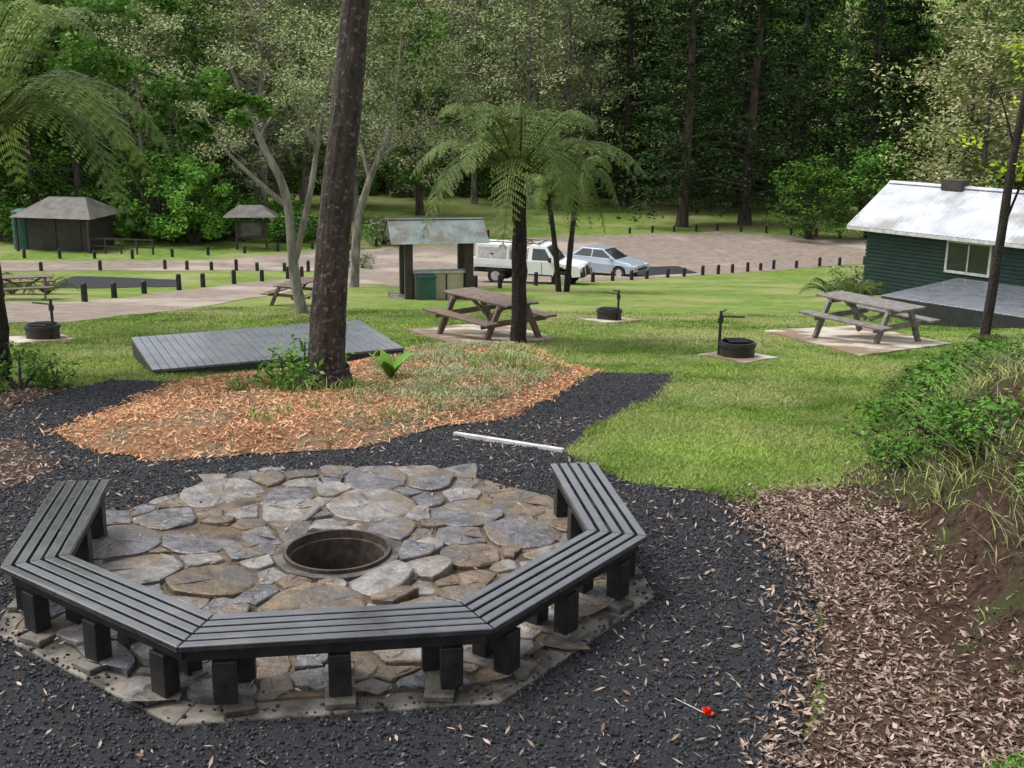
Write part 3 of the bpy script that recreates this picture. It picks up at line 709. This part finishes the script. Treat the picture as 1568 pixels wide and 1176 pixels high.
for y,st in((109,4.4),(118,4.8),(130,5.4)):
    x=-75+rf.random()*3
    while x<80:
        px=x/y
        if .10>px>-.30: me=rf.choice(oliv+oliv+oliv+dark[:2])
        elif px>=.10: me=rf.choice(pine+pine+dark+oliv[:1])
        else: me=rf.choice(dark+dark+[pine[0]]+oliv[:2])
        put(me,x+rf.uniform(-1,1),y+rf.uniform(-2.5,2.5),rf.uniform(.8,1.2)); x+=st*rf.uniform(.8,1.2)
for y,st in((79,3.8),(88,4.6),(97,5)):
    x=-62
    while x<(-15 if y<80 else -13.5):
        put(rf.choice(dark+dark+pine[:1]+oliv[:2]),x+rf.uniform(-1,1),y+rf.uniform(-2,2),rf.uniform(.75,1.1)); x+=st*rf.uniform(.8,1.2)
for x in (30,33.5,37,41,46,52): put(rf.choice(dark+pine),x,92+rf.uniform(-3,4),rf.uniform(.8,1.1))
x=-60
while x<65:
    put(rf.choice(shr[:3]+shr[:1]),x,106.5+rf.uniform(-1.5,1.5),rf.uniform(1.0,1.9)); put(rf.choice(shr),x+1,111+rf.uniform(-2,2),rf.uniform(1.6,3.0)); x+=2.2
x=-58
while x<-13:
    if not(-31<x<-24) and not(-18<x<-15): put(rf.choice(shr[:2]),x,74.5+rf.uniform(-1,1),rf.uniform(1.1,2.0))
    put(rf.choice(shr),x,78+rf.uniform(-1,2),rf.uniform(1.4,2.6)); x+=1.9
for x,y,s in((12.6,86.8,.95),(17.6,88.5,1),(23,96,1),(9.5,101,1.05),(28,93,.9),(14.5,98,1.05),(19.5,101,1.0)): put(pine[int(x)%2],x,y,s,None,'pine_tree')
put(dark[0],-7.5,92,.9,None,'rainforest_tree')
for i,(x,y,s) in enumerate(((1.2,98,1.0),(4.5,101,1.1),(-11.5,84,.95),(-3.5,101,1.05),(-16,88,1.0))): put(oliv[i%3],x,y,s,None,'eucalyptus_tree')
put(pale[0],26.5,66,1.0,None,'flowering_tree'); put(pale[0],31,68,1.1,None,'flowering_tree'); put(pale[0],28.5,74,1.2,None,'flowering_tree')
sb=shrub_mesh('broadleaf',M['lf_dark'],3.0,7.0,60,60,.34); sb2=shrub_mesh('broadleaf_b',M['lf_bright'],3.0,7.0,60,60,.34)
put(sb,20.6,80.5,.95,None,'broadleaf_tree'); put(sb,24.8,81.0,1.1,None,'broadleaf_tree'); put(sb2,-20.5,73.5,.95,None,'broadleaf_tree'); put(sb,-23.3,75,1.1,None,'broadleaf_tree')
for x,y,s in ((14.4,47.5,.9),(12.3,42.8,.55),(-8.2,62,.7),(-10.5,73,1.3),(-8.5,75,1.4),(-7,77,1.2)): put(shr[int(abs(x))%3],x,y,s,None,'shrub')
def custom(name,trunks,clumps,nl,ls,lm,bm,flat=.6,hang=0,ns=10,asp=.42,jit=.04):
    v=Veg()
    for P,r0,r1 in trunks:
        pp=smoothpath(P,6); R=np.linspace(r0,r1,len(pp)); 
        V,F=tube(pp,R,ns,jit); v.add(V,F,bm)
    if clumps:
        C=[c[:3] for c in clumps]; s=[c[3] for c in clumps]
        V,F,r=leaves(C,s,nl,ls,asp=asp,flat=flat,hang=hang); v.add(V,F,lm,r)
    return addobj(name,v.mesh(name))
bz=Tz(-2.4,14.5)
cl=[(-2+rng.uniform(-3.2,3.2),14.5+rng.uniform(-3,3),rng.uniform(10.5,15),.7) for i in range(24)]
custom('eucalyptus_tree',[([(-2.42,14.5,bz-.15),(-2.41,14.5,bz+.12),(-2.40,14.5,bz+.45),(-2.30,14.5,1.2),(-2.08,14.5,3.0),(-1.84,14.5,5.2),(-1.5,14.5,9),(-1.7,14.6,13.5)],.30,.10),([(-2.42,14.5,bz-.12),(-2.41,14.5,bz+.10),(-2.405,14.5,bz+.3)],.38,.29),
  ([(-1.6,14.5,8.5),(-.6,14.2,10.5),(.6,13.8,12.5)],.11,.03),([(-1.6,14.5,9.5),(-3,15,11),(-4.2,15.6,12.6)],.1,.03)],cl,80,.16,M['lf_olive'],M['bark1'],hang=.4,ns=20,jit=.03)
z0=Tz(-5.6,30)
cl=[]
for c in [(-6.9,30,2.6),(-7.7,30.2,2.1),(-8.2,30.5,3.2),(-6.2,30,3.6),(-5.3,30,3.7),(-4.6,30,3.9),(-7.2,30,4.3),(-5.8,30.5,4.9),(-4.2,30,4.8),(-8.3,30,4.6),(-3.9,29.8,3.3),(-6.3,30.5,2.6),(-5.6,30.8,2.2),(-4.9,31,2.9)]:
    for k in range(6): cl.append((c[0]+rng.normal()*.65,c[1]+rng.normal()*.9,c[2]+rng.normal()*.5,.30))
custom('tea_tree',[([(-5.55,30,z0-.1),(-5.75,30,z0+1.0),(-5.9,30,.4),(-6.4,30,1.6),(-6.75,30,2.4),(-7.3,30,4)],.17,.03),
 ([(-5.95,30,.2),(-6.8,30,.95),(-7.5,30,1.7),(-8.2,30.2,2.9)],.07,.02),([(-5.72,30,-1.2),(-5.3,30,.4),(-5.05,30,1.7),(-4.7,30,3.3),(-4.3,30,4.8)],.10,.02),
 ([(-5.05,30,1.6),(-5.6,30,2.7),(-5.9,30,4.2)],.05,.012),([(-6.5,30,1.9),(-6.0,30,2.9),(-6.3,30,3.8)],.04,.012),([(-4.95,30,2.0),(-4.2,30,2.6),(-3.7,30,3.4)],.04,.012),
 ([(-6.7,30,2.3),(-7.6,30,3.0),(-8.3,30,3.9)],.035,.01),([(-5.0,30,1.9),(-5.3,30.2,3.1),(-4.9,30,4.2)],.035,.01)],cl,110,.10,M['lf_olive'],M['bark2'],hang=.3)
z0=Tz(-6.2,45)
cl=[]
for c in [(-5.2,45,2.2),(-4.4,45,1.6),(-3.5,45,2.4),(-2.6,45,1.2),(-3.2,45,3.8),(-5,45,4.2),(-6.2,45,3.2),(-2.2,45,2.9),(-1.6,45,4.4),(-6.5,45,5.2),(-4,45,5.4),(-3.2,45,.6),(-7.2,45,2.0),(-8,45,3.8),(-1.8,45.5,1.8),(-4.8,46,.8)]:
    for k in range(6): cl.append((c[0]+rng.normal()*.9,c[1]+rng.normal()*1.2,c[2]+rng.normal()*.65,.42))
custom('tea_tree',[([(-6.3,45,z0-.1),(-6.1,45,-2.2),(-5.6,45,-.4),(-4.9,45,1.2),(-4.5,45,3),(-4.3,45,5)],.20,.03),
 ([(-5.3,45,.4),(-4.6,45,.9),(-3.9,45,1.5),(-3.1,45,2.6)],.09,.02),([(-5.6,45,-.4),(-6.0,45,1.4),(-6.3,45,3.6)],.09,.02),([(-4.8,45,1.5),(-4.0,45,2.7),(-3.4,45,4.4)],.06,.015),
 ([(-6.15,45,-2.6),(-6.9,45.2,-.8),(-7.2,45.4,1.2),(-7.4,45,3)],.11,.02),([(-4.0,45,1.4),(-3.0,44.8,1.9),(-2.2,44.8,3.2)],.05,.015)],cl,130,.14,M['lf_olive'],M['bark2'],hang=.3)
cl=[]
for c,s in [((-9.3,24,3.9),.5),((-8.4,24,3.8),.5),((-7.4,24,3.5),.5),((-6.6,24,3.2),.45),((-5.9,24,2.9),.4),((-5.3,24,2.65),.3),((-9.8,24.5,2.9),.5),((-8.2,24,2.9),.4),((-7.2,24,2.7),.35),((-10,24,4.8),.7),((-8.3,24,4.9),.5),((-7.2,24,4.9),.4),((-11,24.5,3.8),.7),((-11.5,25,5.5),.9),((-12.5,25,4.3),.9),((-6.6,24,2.3),.25)]:
    for k in range(5): cl.append((c[0]+rng.normal()*s*.6,c[1]+rng.normal()*.7,c[2]+rng.normal()*s*.35,s*.5))
custom('overhanging_tree',[([(-12.8,25,Tz(-12.8,25)-.1),(-12.6,25,1.5),(-12.2,25,4.2),(-12.4,25,7)],.26,.08),([(-12.5,25,2.6),(-10.5,24.4,3.6),(-8.6,24,3.75),(-7,24,3.3),(-5.4,24,2.6)],.09,.015),([(-8.8,24,3.8),(-8,24,3.2),(-7.3,24,2.6)],.03,.01)],cl,200,.14,M['lf_bright'],M['bark4'])
z0=Tz(9.7,23.2)
cl=[(10.2+rng.normal()*.35,23.2+rng.normal()*.4,rng.uniform(1.7,4.6),.22) for i in range(26)]
custom('slender_tree',[([(9.7,23.2,z0-.1),(9.78,23.2,0),(9.85,23.2,2),(10.0,23.2,4.4),(9.9,23.2,6.5)],.11,.05),([(9.8,23.2,.6),(10.2,23.2,1.9),(10.6,23.2,2.6)],.03,.01),([(9.85,23.2,2.2),(9.5,23.2,3.1),(9.2,23.3,3.6)],.025,.008)],cl,26,.16,M['lf_yellow'],M['bark3'])
# ---------------------------------------------------------------- ferns
def frond(v,base,az,L,rise,droop,mat,npin=26,plen=.3,leaf=8,pz=.18):
    n=npin; t=np.linspace(0,1,n+1)
    hx=L*(t-.10*t**3); z=rise*np.sin(t*1.5)-droop*t**2.4
    d=np.array([math.cos(az),math.sin(az),0]); side=np.array([-math.sin(az),math.cos(az),0])
    bow=rng.normal()*.12*L
    P=np.array(base)+hx[:,None]*d+z[:,None]*np.array([0,0,1])+(bow*t**2)[:,None]*side
    V,F=tube(P[::2],np.linspace(.018,.004,len(P[::2])),4,0); v.add(V,F,mat,np.full(len(V),.2))
    Tn=np.gradient(P,axis=0); Tn/=np.linalg.norm(Tn,axis=1)[:,None]
    Q=[];
    for i in range(2,n+1):
        pl=plen*math.sin(math.pi*min(1,(t[i]*.93+.05)))**.6*rng.uniform(.85,1.1)
        for s in(-1,1):
            pd=side*s*.93+Tn[i]*(.35+.10*rng.normal())+np.array([0,0,-pz-pz*rng.random()]); pd/=np.linalg.norm(pd)
            for k in range(leaf):
                q=(k+.5)/leaf; c=P[i]+pd*pl*q+np.array([0,0,-.12*pl*q*q])
                w=Tn[i]*(L/n)*1.0*(1-.6*q)*rng.uniform(.7,1.25)+np.array([0,0,.012*rng.normal()]); h=pd*pl/leaf*.5
                Q.append([c-w,c-h*.9,c+w,c+h*.9])
    Q=np.array(Q); r=np.clip(rng.random()*.5+.5*rng.random(len(Q)),0,1)
    v.add(Q.reshape(-1,3),np.arange(len(Q)*4).reshape(-1,4),mat,np.repeat(r,4))
def treefern(name,x,y,ztop,tr,nf,L,rise,droop,mat,lean=(0,0),plen=.45):
    v=Veg(); z0=Tz(x,y)
    P=smoothpath([(x,y,z0-.1),(x+lean[0]*.4,y,z0+(ztop-z0)*.5),(x+lean[0],y+lean[1],ztop)],8)
    V,F=tube(P,np.linspace(tr*1.15,tr*.85,len(P)),14,.09); v.add(V,F,M['bark3'])
    for i in range(nf):
        az=2*math.pi*i/nf+rng.normal()*.15; k=rng.uniform(.75,1.1); o=i%3
        frond(v,P[-1]+np.array([0,0,.02]),az,L*k*(1,.95,.8)[o],rise*(1,.8,1.4)[o],droop*(.8,1.15,.5)[o]*rng.uniform(.75,1.15),mat,30,plen,8)
    return v.mesh(name)
addobj('tree_fern',treefern('tree_fern',.12,22.4,1.6,.14,26,2.6,1.35,1.75,M['lf_fern'],(-.03,0),.48))
addobj('tree_fern',treefern('tree_fern',-6.95,15.2,2.5,.13,27,2.75,1.7,2.0,M['lf_fern'],(-.05,0),.48))
addobj('tree_fern',treefern('tree_fern',1.75,43.6,-.75,.10,16,1.9,.9,1.7,M['lf_fern'],(-.5,0),.4))
addobj('tree_fern',treefern('tree_fern',2.05,43.8,-.2,.10,16,2.1,1.1,2.3,M['lf_fern'],(.35,0),.4))
def groundfern(name,nf,L,mat):
    v=Veg()
    for i in range(nf): frond(v,(0,0,0),2*math.pi*i/nf+rng.normal()*.3,L*rng.uniform(.7,1.1),L*.75*rng.uniform(.7,1.2),L*.6*rng.uniform(.6,1.2),mat,18,L*.18,5)
    return v.mesh(name)
gf=[groundfern('gf',11,.75,M['lf_fern']),groundfern('gf',9,.6,M['lf_bright'])]
def blades(X,Y,Z,h,w,lean=.4):
    n=len(X); a=rng.uniform(0,6.28,n); b=rng.uniform(0,6.28,n)
    hh=h*rng.uniform(.5,1.4,n); ww=w*rng.uniform(.7,1.3,n); l=lean*hh*rng.uniform(.1,1.4,n)
    B=np.stack([X,Y,Z],-1); s=np.stack([np.cos(a)*ww/2,np.sin(a)*ww/2,0*a],-1)
    tp=B+np.stack([np.cos(b)*l,np.sin(b)*l,hh],-1)
    md=B+np.stack([np.cos(b)*l*.35,np.sin(b)*l*.35,hh*.6],-1)
    V=np.stack([B,md+s,tp,md-s],1); return V.reshape(-1,3),np.arange(n*4).reshape(-1,4)
def scatter(n,x0,x1,y0,y1,keep):
    X=rng.uniform(x0,x1,n); Y=rng.uniform(y0,y1,n); k=keep(X,Y); return X[k],Y[k]
def lawnok(X,Y):
    k=(sdpoly(GRA,X,Y)+.05*wob(X,Y,5)>.0)&(sdpoly(MUL,X,Y)+.1*wob(X,Y,4)>.0)&(sdpoly(SOIL,X,Y)+.12*wob(X,Y,4)>-.15)&(sdpoly(ROAD,X,Y)>.1)&(sdpoly(LIT,X,Y)>0)&(sdpoly(LITL,X,Y)>0)&(sdpoly(LITM,X,Y)>0)&(Y>9)
    for P in PADS: k&=sdpoly(P,X,Y)>.02+.06*rng.random(len(X))
    return k&(np.abs(X)<.47*Y+1)&(rng.random(len(X))<.72+.45*wob(X,Y,1.3))
lg=Veg()
for n,y0,y1,x0,x1,h,w in((190000,9,14,.3,5.5,.038,.006),(220000,14,21,-1,9,.042,.008),(130000,15,22,-9,-1,.042,.008),(180000,21,32,-13,14,.045,.014)):
    X,Y=scatter(n,x0,x1,y0,y1,lawnok); V,F=blades(X,Y,T(X,Y),h,w,1.1)
    lg.add(V,F,M['grass'],np.repeat(np.clip(.38+.75*wob(X,Y,.9)+.45*wob(X,Y,3.1)+.6*(rng.random(len(X))-.5),0,1),4))
def edgek(X,Y):
    s=sdpoly(GRA,X,Y); s2=sdpoly(LIT,X,Y); return (Y>9)&(((s>0)&(s<.14))|((s2>0)&(s2<.22)))&(sdpoly(MUL,X,Y)>.1)&(X>.3)&(wob(X,Y,4)>-.1)
X,Y=scatter(60000,.3,4,9,18,edgek); V,F=blades(X,Y,T(X,Y),.075,.008,.9); lg.add(V,F,M['grass'],np.repeat(rng.random(len(X))*.6,4))
addobj('lawn_grass',lg.mesh('lawn_grass'))
def mul(X,Y):
    s=sdpoly(MUL,X,Y)+.1*wob(X,Y,4)
    dense=sm((X+2.2+(Y-12)*.05)/1.2)*sm((-s-.25)/.25)*(.60+.9*wob(X*1.5,Y*1.5,2))
    return (s<-.08)&(rng.random(len(X))<np.clip(dense,0.01,1))
X,Y=scatter(190000,-5,1.5,10,22,mul); V,F=blades(X,Y,T(X,Y)+.025,.05,.011,1.4)
g=Veg(); g.add(V,F,M['grassg'],np.repeat(rng.random(len(X)),4))
tX=[];tY=[]
for i in range(46):
    cx,cy=rng.uniform(-4.0,1.0),rng.uniform(11.0,19.5)
    if sdpoly(MUL,np.array([cx]),np.array([cy]))[0]>-.4: continue
    m=26; tX+=list(cx+rng.normal(size=m)*.06); tY+=list(cy+rng.normal(size=m)*.06)
for cx,cy,m in((-2.9,14.3,300),(-2.75,14.0,150),(-2.0,14.2,100),(-.2,17.6,200),(.2,19.5,260),(.2,16.5,150)):
    tX+=list(cx+rng.normal(size=m)*.2); tY+=list(cy+rng.normal(size=m)*.2)
tX=np.array(tX);tY=np.array(tY); V,F=blades(tX,tY,T(tX,tY)+.02,.14,.011,.9); g.add(V,F,M['grass'],np.repeat(rng.random(len(tX))*.8,4))
addobj('bed_grass',g.mesh('bed_grass'))
def bank(X,Y):
    d=X-toe(Y); return (d>.05)&(rng.random(len(X))<np.clip(.10+1.0*sm((d-.5)/.5)+.8*(Y>9.4),0,1))&(X<.5*Y+1.5)
g=Veg()
X,Y=scatter(110000,2.7,11,4.5,21,bank); k=sm(wob(X,Y,2.2)*1.2+.75)>rng.random(len(X)); X,Y=X[k],Y[k]
V,F=blades(X,Y,T(X,Y),.11,.010,1.2); g.add(V,F,M['grass'],np.repeat(rng.random(len(X))*.7,4))
for mt,cnt in(('grassg',60),('grass',150)):
    tX=[];tY=[]
    for i in range(cnt):
        cy=rng.uniform(4.8,14); cx=float(toe(cy))+rng.uniform(.45,2.6); m=36
        tX+=list(cx+rng.normal(size=m)*.09); tY+=list(cy+rng.normal(size=m)*.09)
    tX=np.array(tX);tY=np.array(tY); V,F=blades(tX,tY,T(tX,tY),.20,.009,1.5); g.add(V,F,M[mt],np.repeat(rng.random(len(tX))*.7,4))
addobj('bank_grass',g.mesh('bank_grass'))
bsh=[shrub_mesh('bank_shrub_a',M['lf_dark'],.34,.34,22,26,.052),shrub_mesh('bank_shrub_b',M['lf_bright'],.30,.28,20,24,.060),shrub_mesh('bank_shrub_c',M['lf_fern'],.40,.32,24,30,.040)]
nb=0
for i in range(6000):
    y=rng.uniform(4.9,20.5); x=float(toe(y))+rng.uniform(.2,3.0); d=x-float(toe(y))
    if d<(.55 if y<9.0 else .15) or x>.5*y+1: continue
    if wob(np.array([x]),np.array([y]),1.7)[0]<-.35 and y<10: continue
    nb+=1
    if nb>420: break
    if nb%4<1: addobj('fern_plant',gf[nb%8//4],(x,y,Tz(x,y)-.02),rng.uniform(0,6.28),rng.uniform(.35,.7))
    else: addobj('bank_shrub',bsh[(0,2,1,0,2)[nb%5]],(x,y,Tz(x,y)-.04),rng.uniform(0,6.28),rng.uniform(.6,1.3))
small=shrub_mesh('leafy',M['lf_bright'],.5,.6,16,30,.10)
for x,y,s in((-2.95,14.3,.8),(-2.65,14.0,.5),(-3.4,13.9,.35),(-2.0,14.15,.3),(-6.5,14.7,1),(-6.2,15.1,.7),(-7.2,14.2,1),(-2.75,14.75,1.1),(2.5,5.0,.35)): addobj('small_shrub',small,(x,y,Tz(x,y)),rng.uniform(0,6),s)
v=Veg()
for i in range(11):
    a=rng.uniform(0,6.28); Lf=.36*rng.uniform(.7,1.1); d=np.array([math.cos(a),math.sin(a),0]); s=np.array([-math.sin(a),math.cos(a),0])
    P=[d*Lf*.6*t**1.3+np.array([0,0,Lf*(t-.3*t*t)]) for t in np.linspace(0,1,6)]; W=[.012,.04,.06,.055,.035,.004]
    V=np.array([[p-s*w,p+s*w] for p,w in zip(P,W)]).reshape(-1,3); F=[[2*k,2*k+1,2*k+3,2*k+2] for k in range(5)]
    v.add(V,np.array(F),M['lf_bright'],np.full(len(V),.35+.6*rng.random()))
addobj('broadleaf_plant',v.mesh('broadleaf_plant'),(-1.66,15.3,Tz(-1.66,15.3)+.02),0,1.45)
for x,y,s in((11.6,41.6,1.6),(12.6,40.9,1.5),(12.0,40.2,1.3),(9.9,22.8,.7),(9.5,22.4,.8),(10.4,22.2,.9),(-16.4,37.2,1.6),(-15.4,37.5,1.4)): addobj('fern_plant',gf[0],(x,y,Tz(x,y)),rng.uniform(0,6),s)
# ---------------------------------------------------------------- litter, chips, pebbles
def flakes(X,Y,Z,L,asp,tilt=.35):
    n=len(X); a=rng.uniform(0,6.28,n); d=np.stack([np.cos(a),np.sin(a),rng.normal(size=n)*tilt],-1); s=np.stack([-np.sin(a),np.cos(a),rng.normal(size=n)*tilt],-1)
    l=L*rng.uniform(.4,1.4,(n,1)); w=l*asp*rng.uniform(.6,1.4,(n,1)); c=np.stack([X,Y,Z],-1)
    c[:,2]+=l[:,0]*tilt*.35
    V=np.stack([c-d*l/2,c+s*w/2+[0,0,.004],c+d*l/2,c-s*w/2],1); return V.reshape(-1,3),np.arange(n*4).reshape(-1,4)
v=Veg()
def onbench(X,Y): return octr(X,Y)>AP+.055
def litk(X,Y):
    d=sdpoly(LIT,X,Y)+.12*wob(X,Y,3); return (d<.05+.35*rng.random(len(X))**2)&(rng.random(len(X))<.55+.55*wob(X,Y,2))&(X<toe(Y)+.3)
X,Y=scatter(58000,1.0,3.4,4,10,litk); V,F=flakes(X,Y,T(X,Y)+.03,.050,.28); v.add(V,F,M['leafdry'],np.repeat(rng.random(len(X))**1.7,4))
X,Y=scatter(9000,-6,2.4,4.2,13,lambda X,Y:(sdpoly(GRA,X,Y)<0)&onbench(X,Y)&(rng.random(len(X))<np.clip(.25+(X+1)*.20,.22,.9)+.25*(X<-2.5))); V,F=flakes(X,Y,T(X,Y)+.028,.055,.22); v.add(V,F,M['leafdry'],np.repeat(.3+.7*rng.random(len(X)),4))
X,Y=scatter(7000,2.7,5.5,4,10.5,lambda X,Y:(X>toe(Y)-.1)&(rng.random(len(X))<np.clip(.65-.7*(X-toe(Y)),.08,.6))); V,F=flakes(X,Y,T(X,Y)+.04,.055,.26); v.add(V,F,M['leafdry'],np.repeat(rng.random(len(X))**2,4))
X,Y=scatter(12000,-9,-3.8,8.4,15.4,lambda X,Y:(sdpoly(LITL,X,Y)<.1)|(sdpoly(LITM,X,Y)<.1)); V,F=flakes(X,Y,T(X,Y)+.03,.055,.30); v.add(V,F,M['leafdry'],np.repeat(rng.random(len(X))**1.3,4))
X,Y=scatter(620,-3.5,1.1,5.5,9.6,lambda X,Y:(octr(X,Y)<AP+.05)&(np.hypot(X-PX,Y-PY)>.5)); V,F=flakes(X,Y,X*0+.09,.04,.26,.1); v.add(V,F,M['leafdry'],np.repeat(rng.random(len(X)),4))
addobj('fallen_leaves',v.mesh('fallen_leaves'))
v=Veg()
X,Y=scatter(70000,-5,1.5,10,22,lambda X,Y:(sdpoly(MUL,X,Y)+.1*wob(X,Y,4)<.02+.10*rng.random(len(X)))&(rng.random(len(X))<.75+.5*wob(X,Y,2.3))); V,F=flakes(X,Y,T(X,Y)+.03,.07,.18,.4)
v.add(V,F,M['chip'],np.repeat(rng.random(len(X)),4)); addobj('mulch_chips',v.mesh('mulch_chips'))
def pebbles(X,Y,Z,s):
    n=len(X); q=np.array([[-1,-1,-.6],[1,-1,-.6],[1,1,-.6],[-1,1,-.6],[-.6,-.6,.7],[.6,-.6,.7],[.6,.6,.7],[-.6,.6,.7]])
    P=q[None]*(1+.3*rng.standard_normal((n,8,3))); a=rng.uniform(0,6.28,n); c,s_=np.cos(a)[:,None],np.sin(a)[:,None]
    P=np.stack([P[...,0]*c-P[...,1]*s_,P[...,0]*s_+P[...,1]*c,P[...,2]],-1)*(s*rng.uniform(.5,1.3,(n,1,1)))
    P+=np.stack([X,Y,Z],-1)[:,None,:]
    f=np.array([[4,5,6,7],[0,1,5,4],[1,2,6,5],[2,3,7,6],[3,0,4,7]]); F=(f[None]+8*np.arange(n)[:,None,None]).reshape(-1,4)
    return P.reshape(-1,3),F
v=Veg()
X,Y=scatter(120000,-6,2.6,4.3,18,lambda X,Y:(sdpoly(GRA,X,Y)+.05*wob(X,Y,5)<.10*rng.random(len(X))**2)&onbench(X,Y)&(np.abs(X)<.47*Y+.5)&(rng.random(len(X))<np.clip(9/Y,0,1)))
V,F=pebbles(X,Y,T(X,Y)+.02,.010); v.add(V,F,M['pebble'],np.repeat(rng.random(len(X))**2,8))
X,Y=scatter(14000,-3.9,1.4,5.2,10.2,lambda X,Y:(octr(X,Y)<AP+.07)&(octr(X,Y)>AP-.5)&(rng.random(len(X))<np.exp(-(AP+.07-octr(X,Y))/.07)+.04))
V,F=pebbles(X,Y,X*0+np.where(octr(X,Y)>AP-.1,.040,.062),.009); v.add(V,F,M['pebble'],np.repeat(rng.random(len(X))**2,8))
addobj('gravel_stones',v.mesh('gravel_stones'))
b=MB()
fx,fy=1.10,5.66; fz=Tz(fx,fy)+.03
for i in range(22):
    a=random.uniform(0,6.28); t=random.uniform(.2,1); d=Vector((math.cos(a)*t,math.sin(a)*t,.9-.5*t)).normalized()
    s=d.orthogonal().normalized()*.014; p=Vector((fx,fy,fz)); e=p+d*.046
    b.add([p,(p+e)/2+s,e,(p+e)/2-s],[(0,1,2,3)],M['redfl'])
b.cyl((fx,fy,fz-.005),(fx-.16,fy+.16,fz+.0),.003,.002,6,M['paint'])
b.obj('red_flower')
# ---------------------------------------------------------------- camera, light
cam=bpy.data.cameras.new('camera'); co=bpy.data.objects.new('camera',cam); COL.objects.link(co)
cam.sensor_width=36; cam.lens=36*1764/1568; cam.clip_end=2000; cam.clip_start=.05
co.location=(0,0,3.38)
co.rotation_euler=(Matrix.Rotation(math.radians(90-14.76),4,'X')@Matrix.Rotation(math.radians(.76),4,'Z')).to_euler()
scene.camera=co
el=math.radians(62); az=math.radians(-85)
sun=bpy.data.lights.new('sun','SUN'); sun.energy=2.4; sun.angle=math.radians(24); sun.color=(1,.97,.92)
so=bpy.data.objects.new('sun',sun); COL.objects.link(so)
dirv=Vector((math.sin(az)*math.cos(el),math.cos(az)*math.cos(el),math.sin(el)))
so.rotation_euler=dirv.to_track_quat('Z','Y').to_euler()
w=bpy.data.worlds.new('World'); scene.world=w; w.use_nodes=True; nt=w.node_tree
sky=nt.nodes.new('ShaderNodeTexSky'); sky.sky_type='NISHITA'; sky.sun_disc=False; sky.sun_elevation=el; sky.sun_rotation=az
sky.dust_density=4; sky.air_density=1
hs=nt.nodes.new('ShaderNodeHueSaturation'); hs.inputs['Saturation'].default_value=.3; hs.inputs['Value'].default_value=1.7
nt.links.new(sky.outputs[0],hs.inputs['Color']); nt.links.new(hs.outputs[0],nt.nodes['Background'].inputs[0])
nt.nodes['Background'].inputs[1].default_value=.15
scene.view_settings.view_transform='Standard'; scene.view_settings.look='None'; scene.view_settings.exposure=0
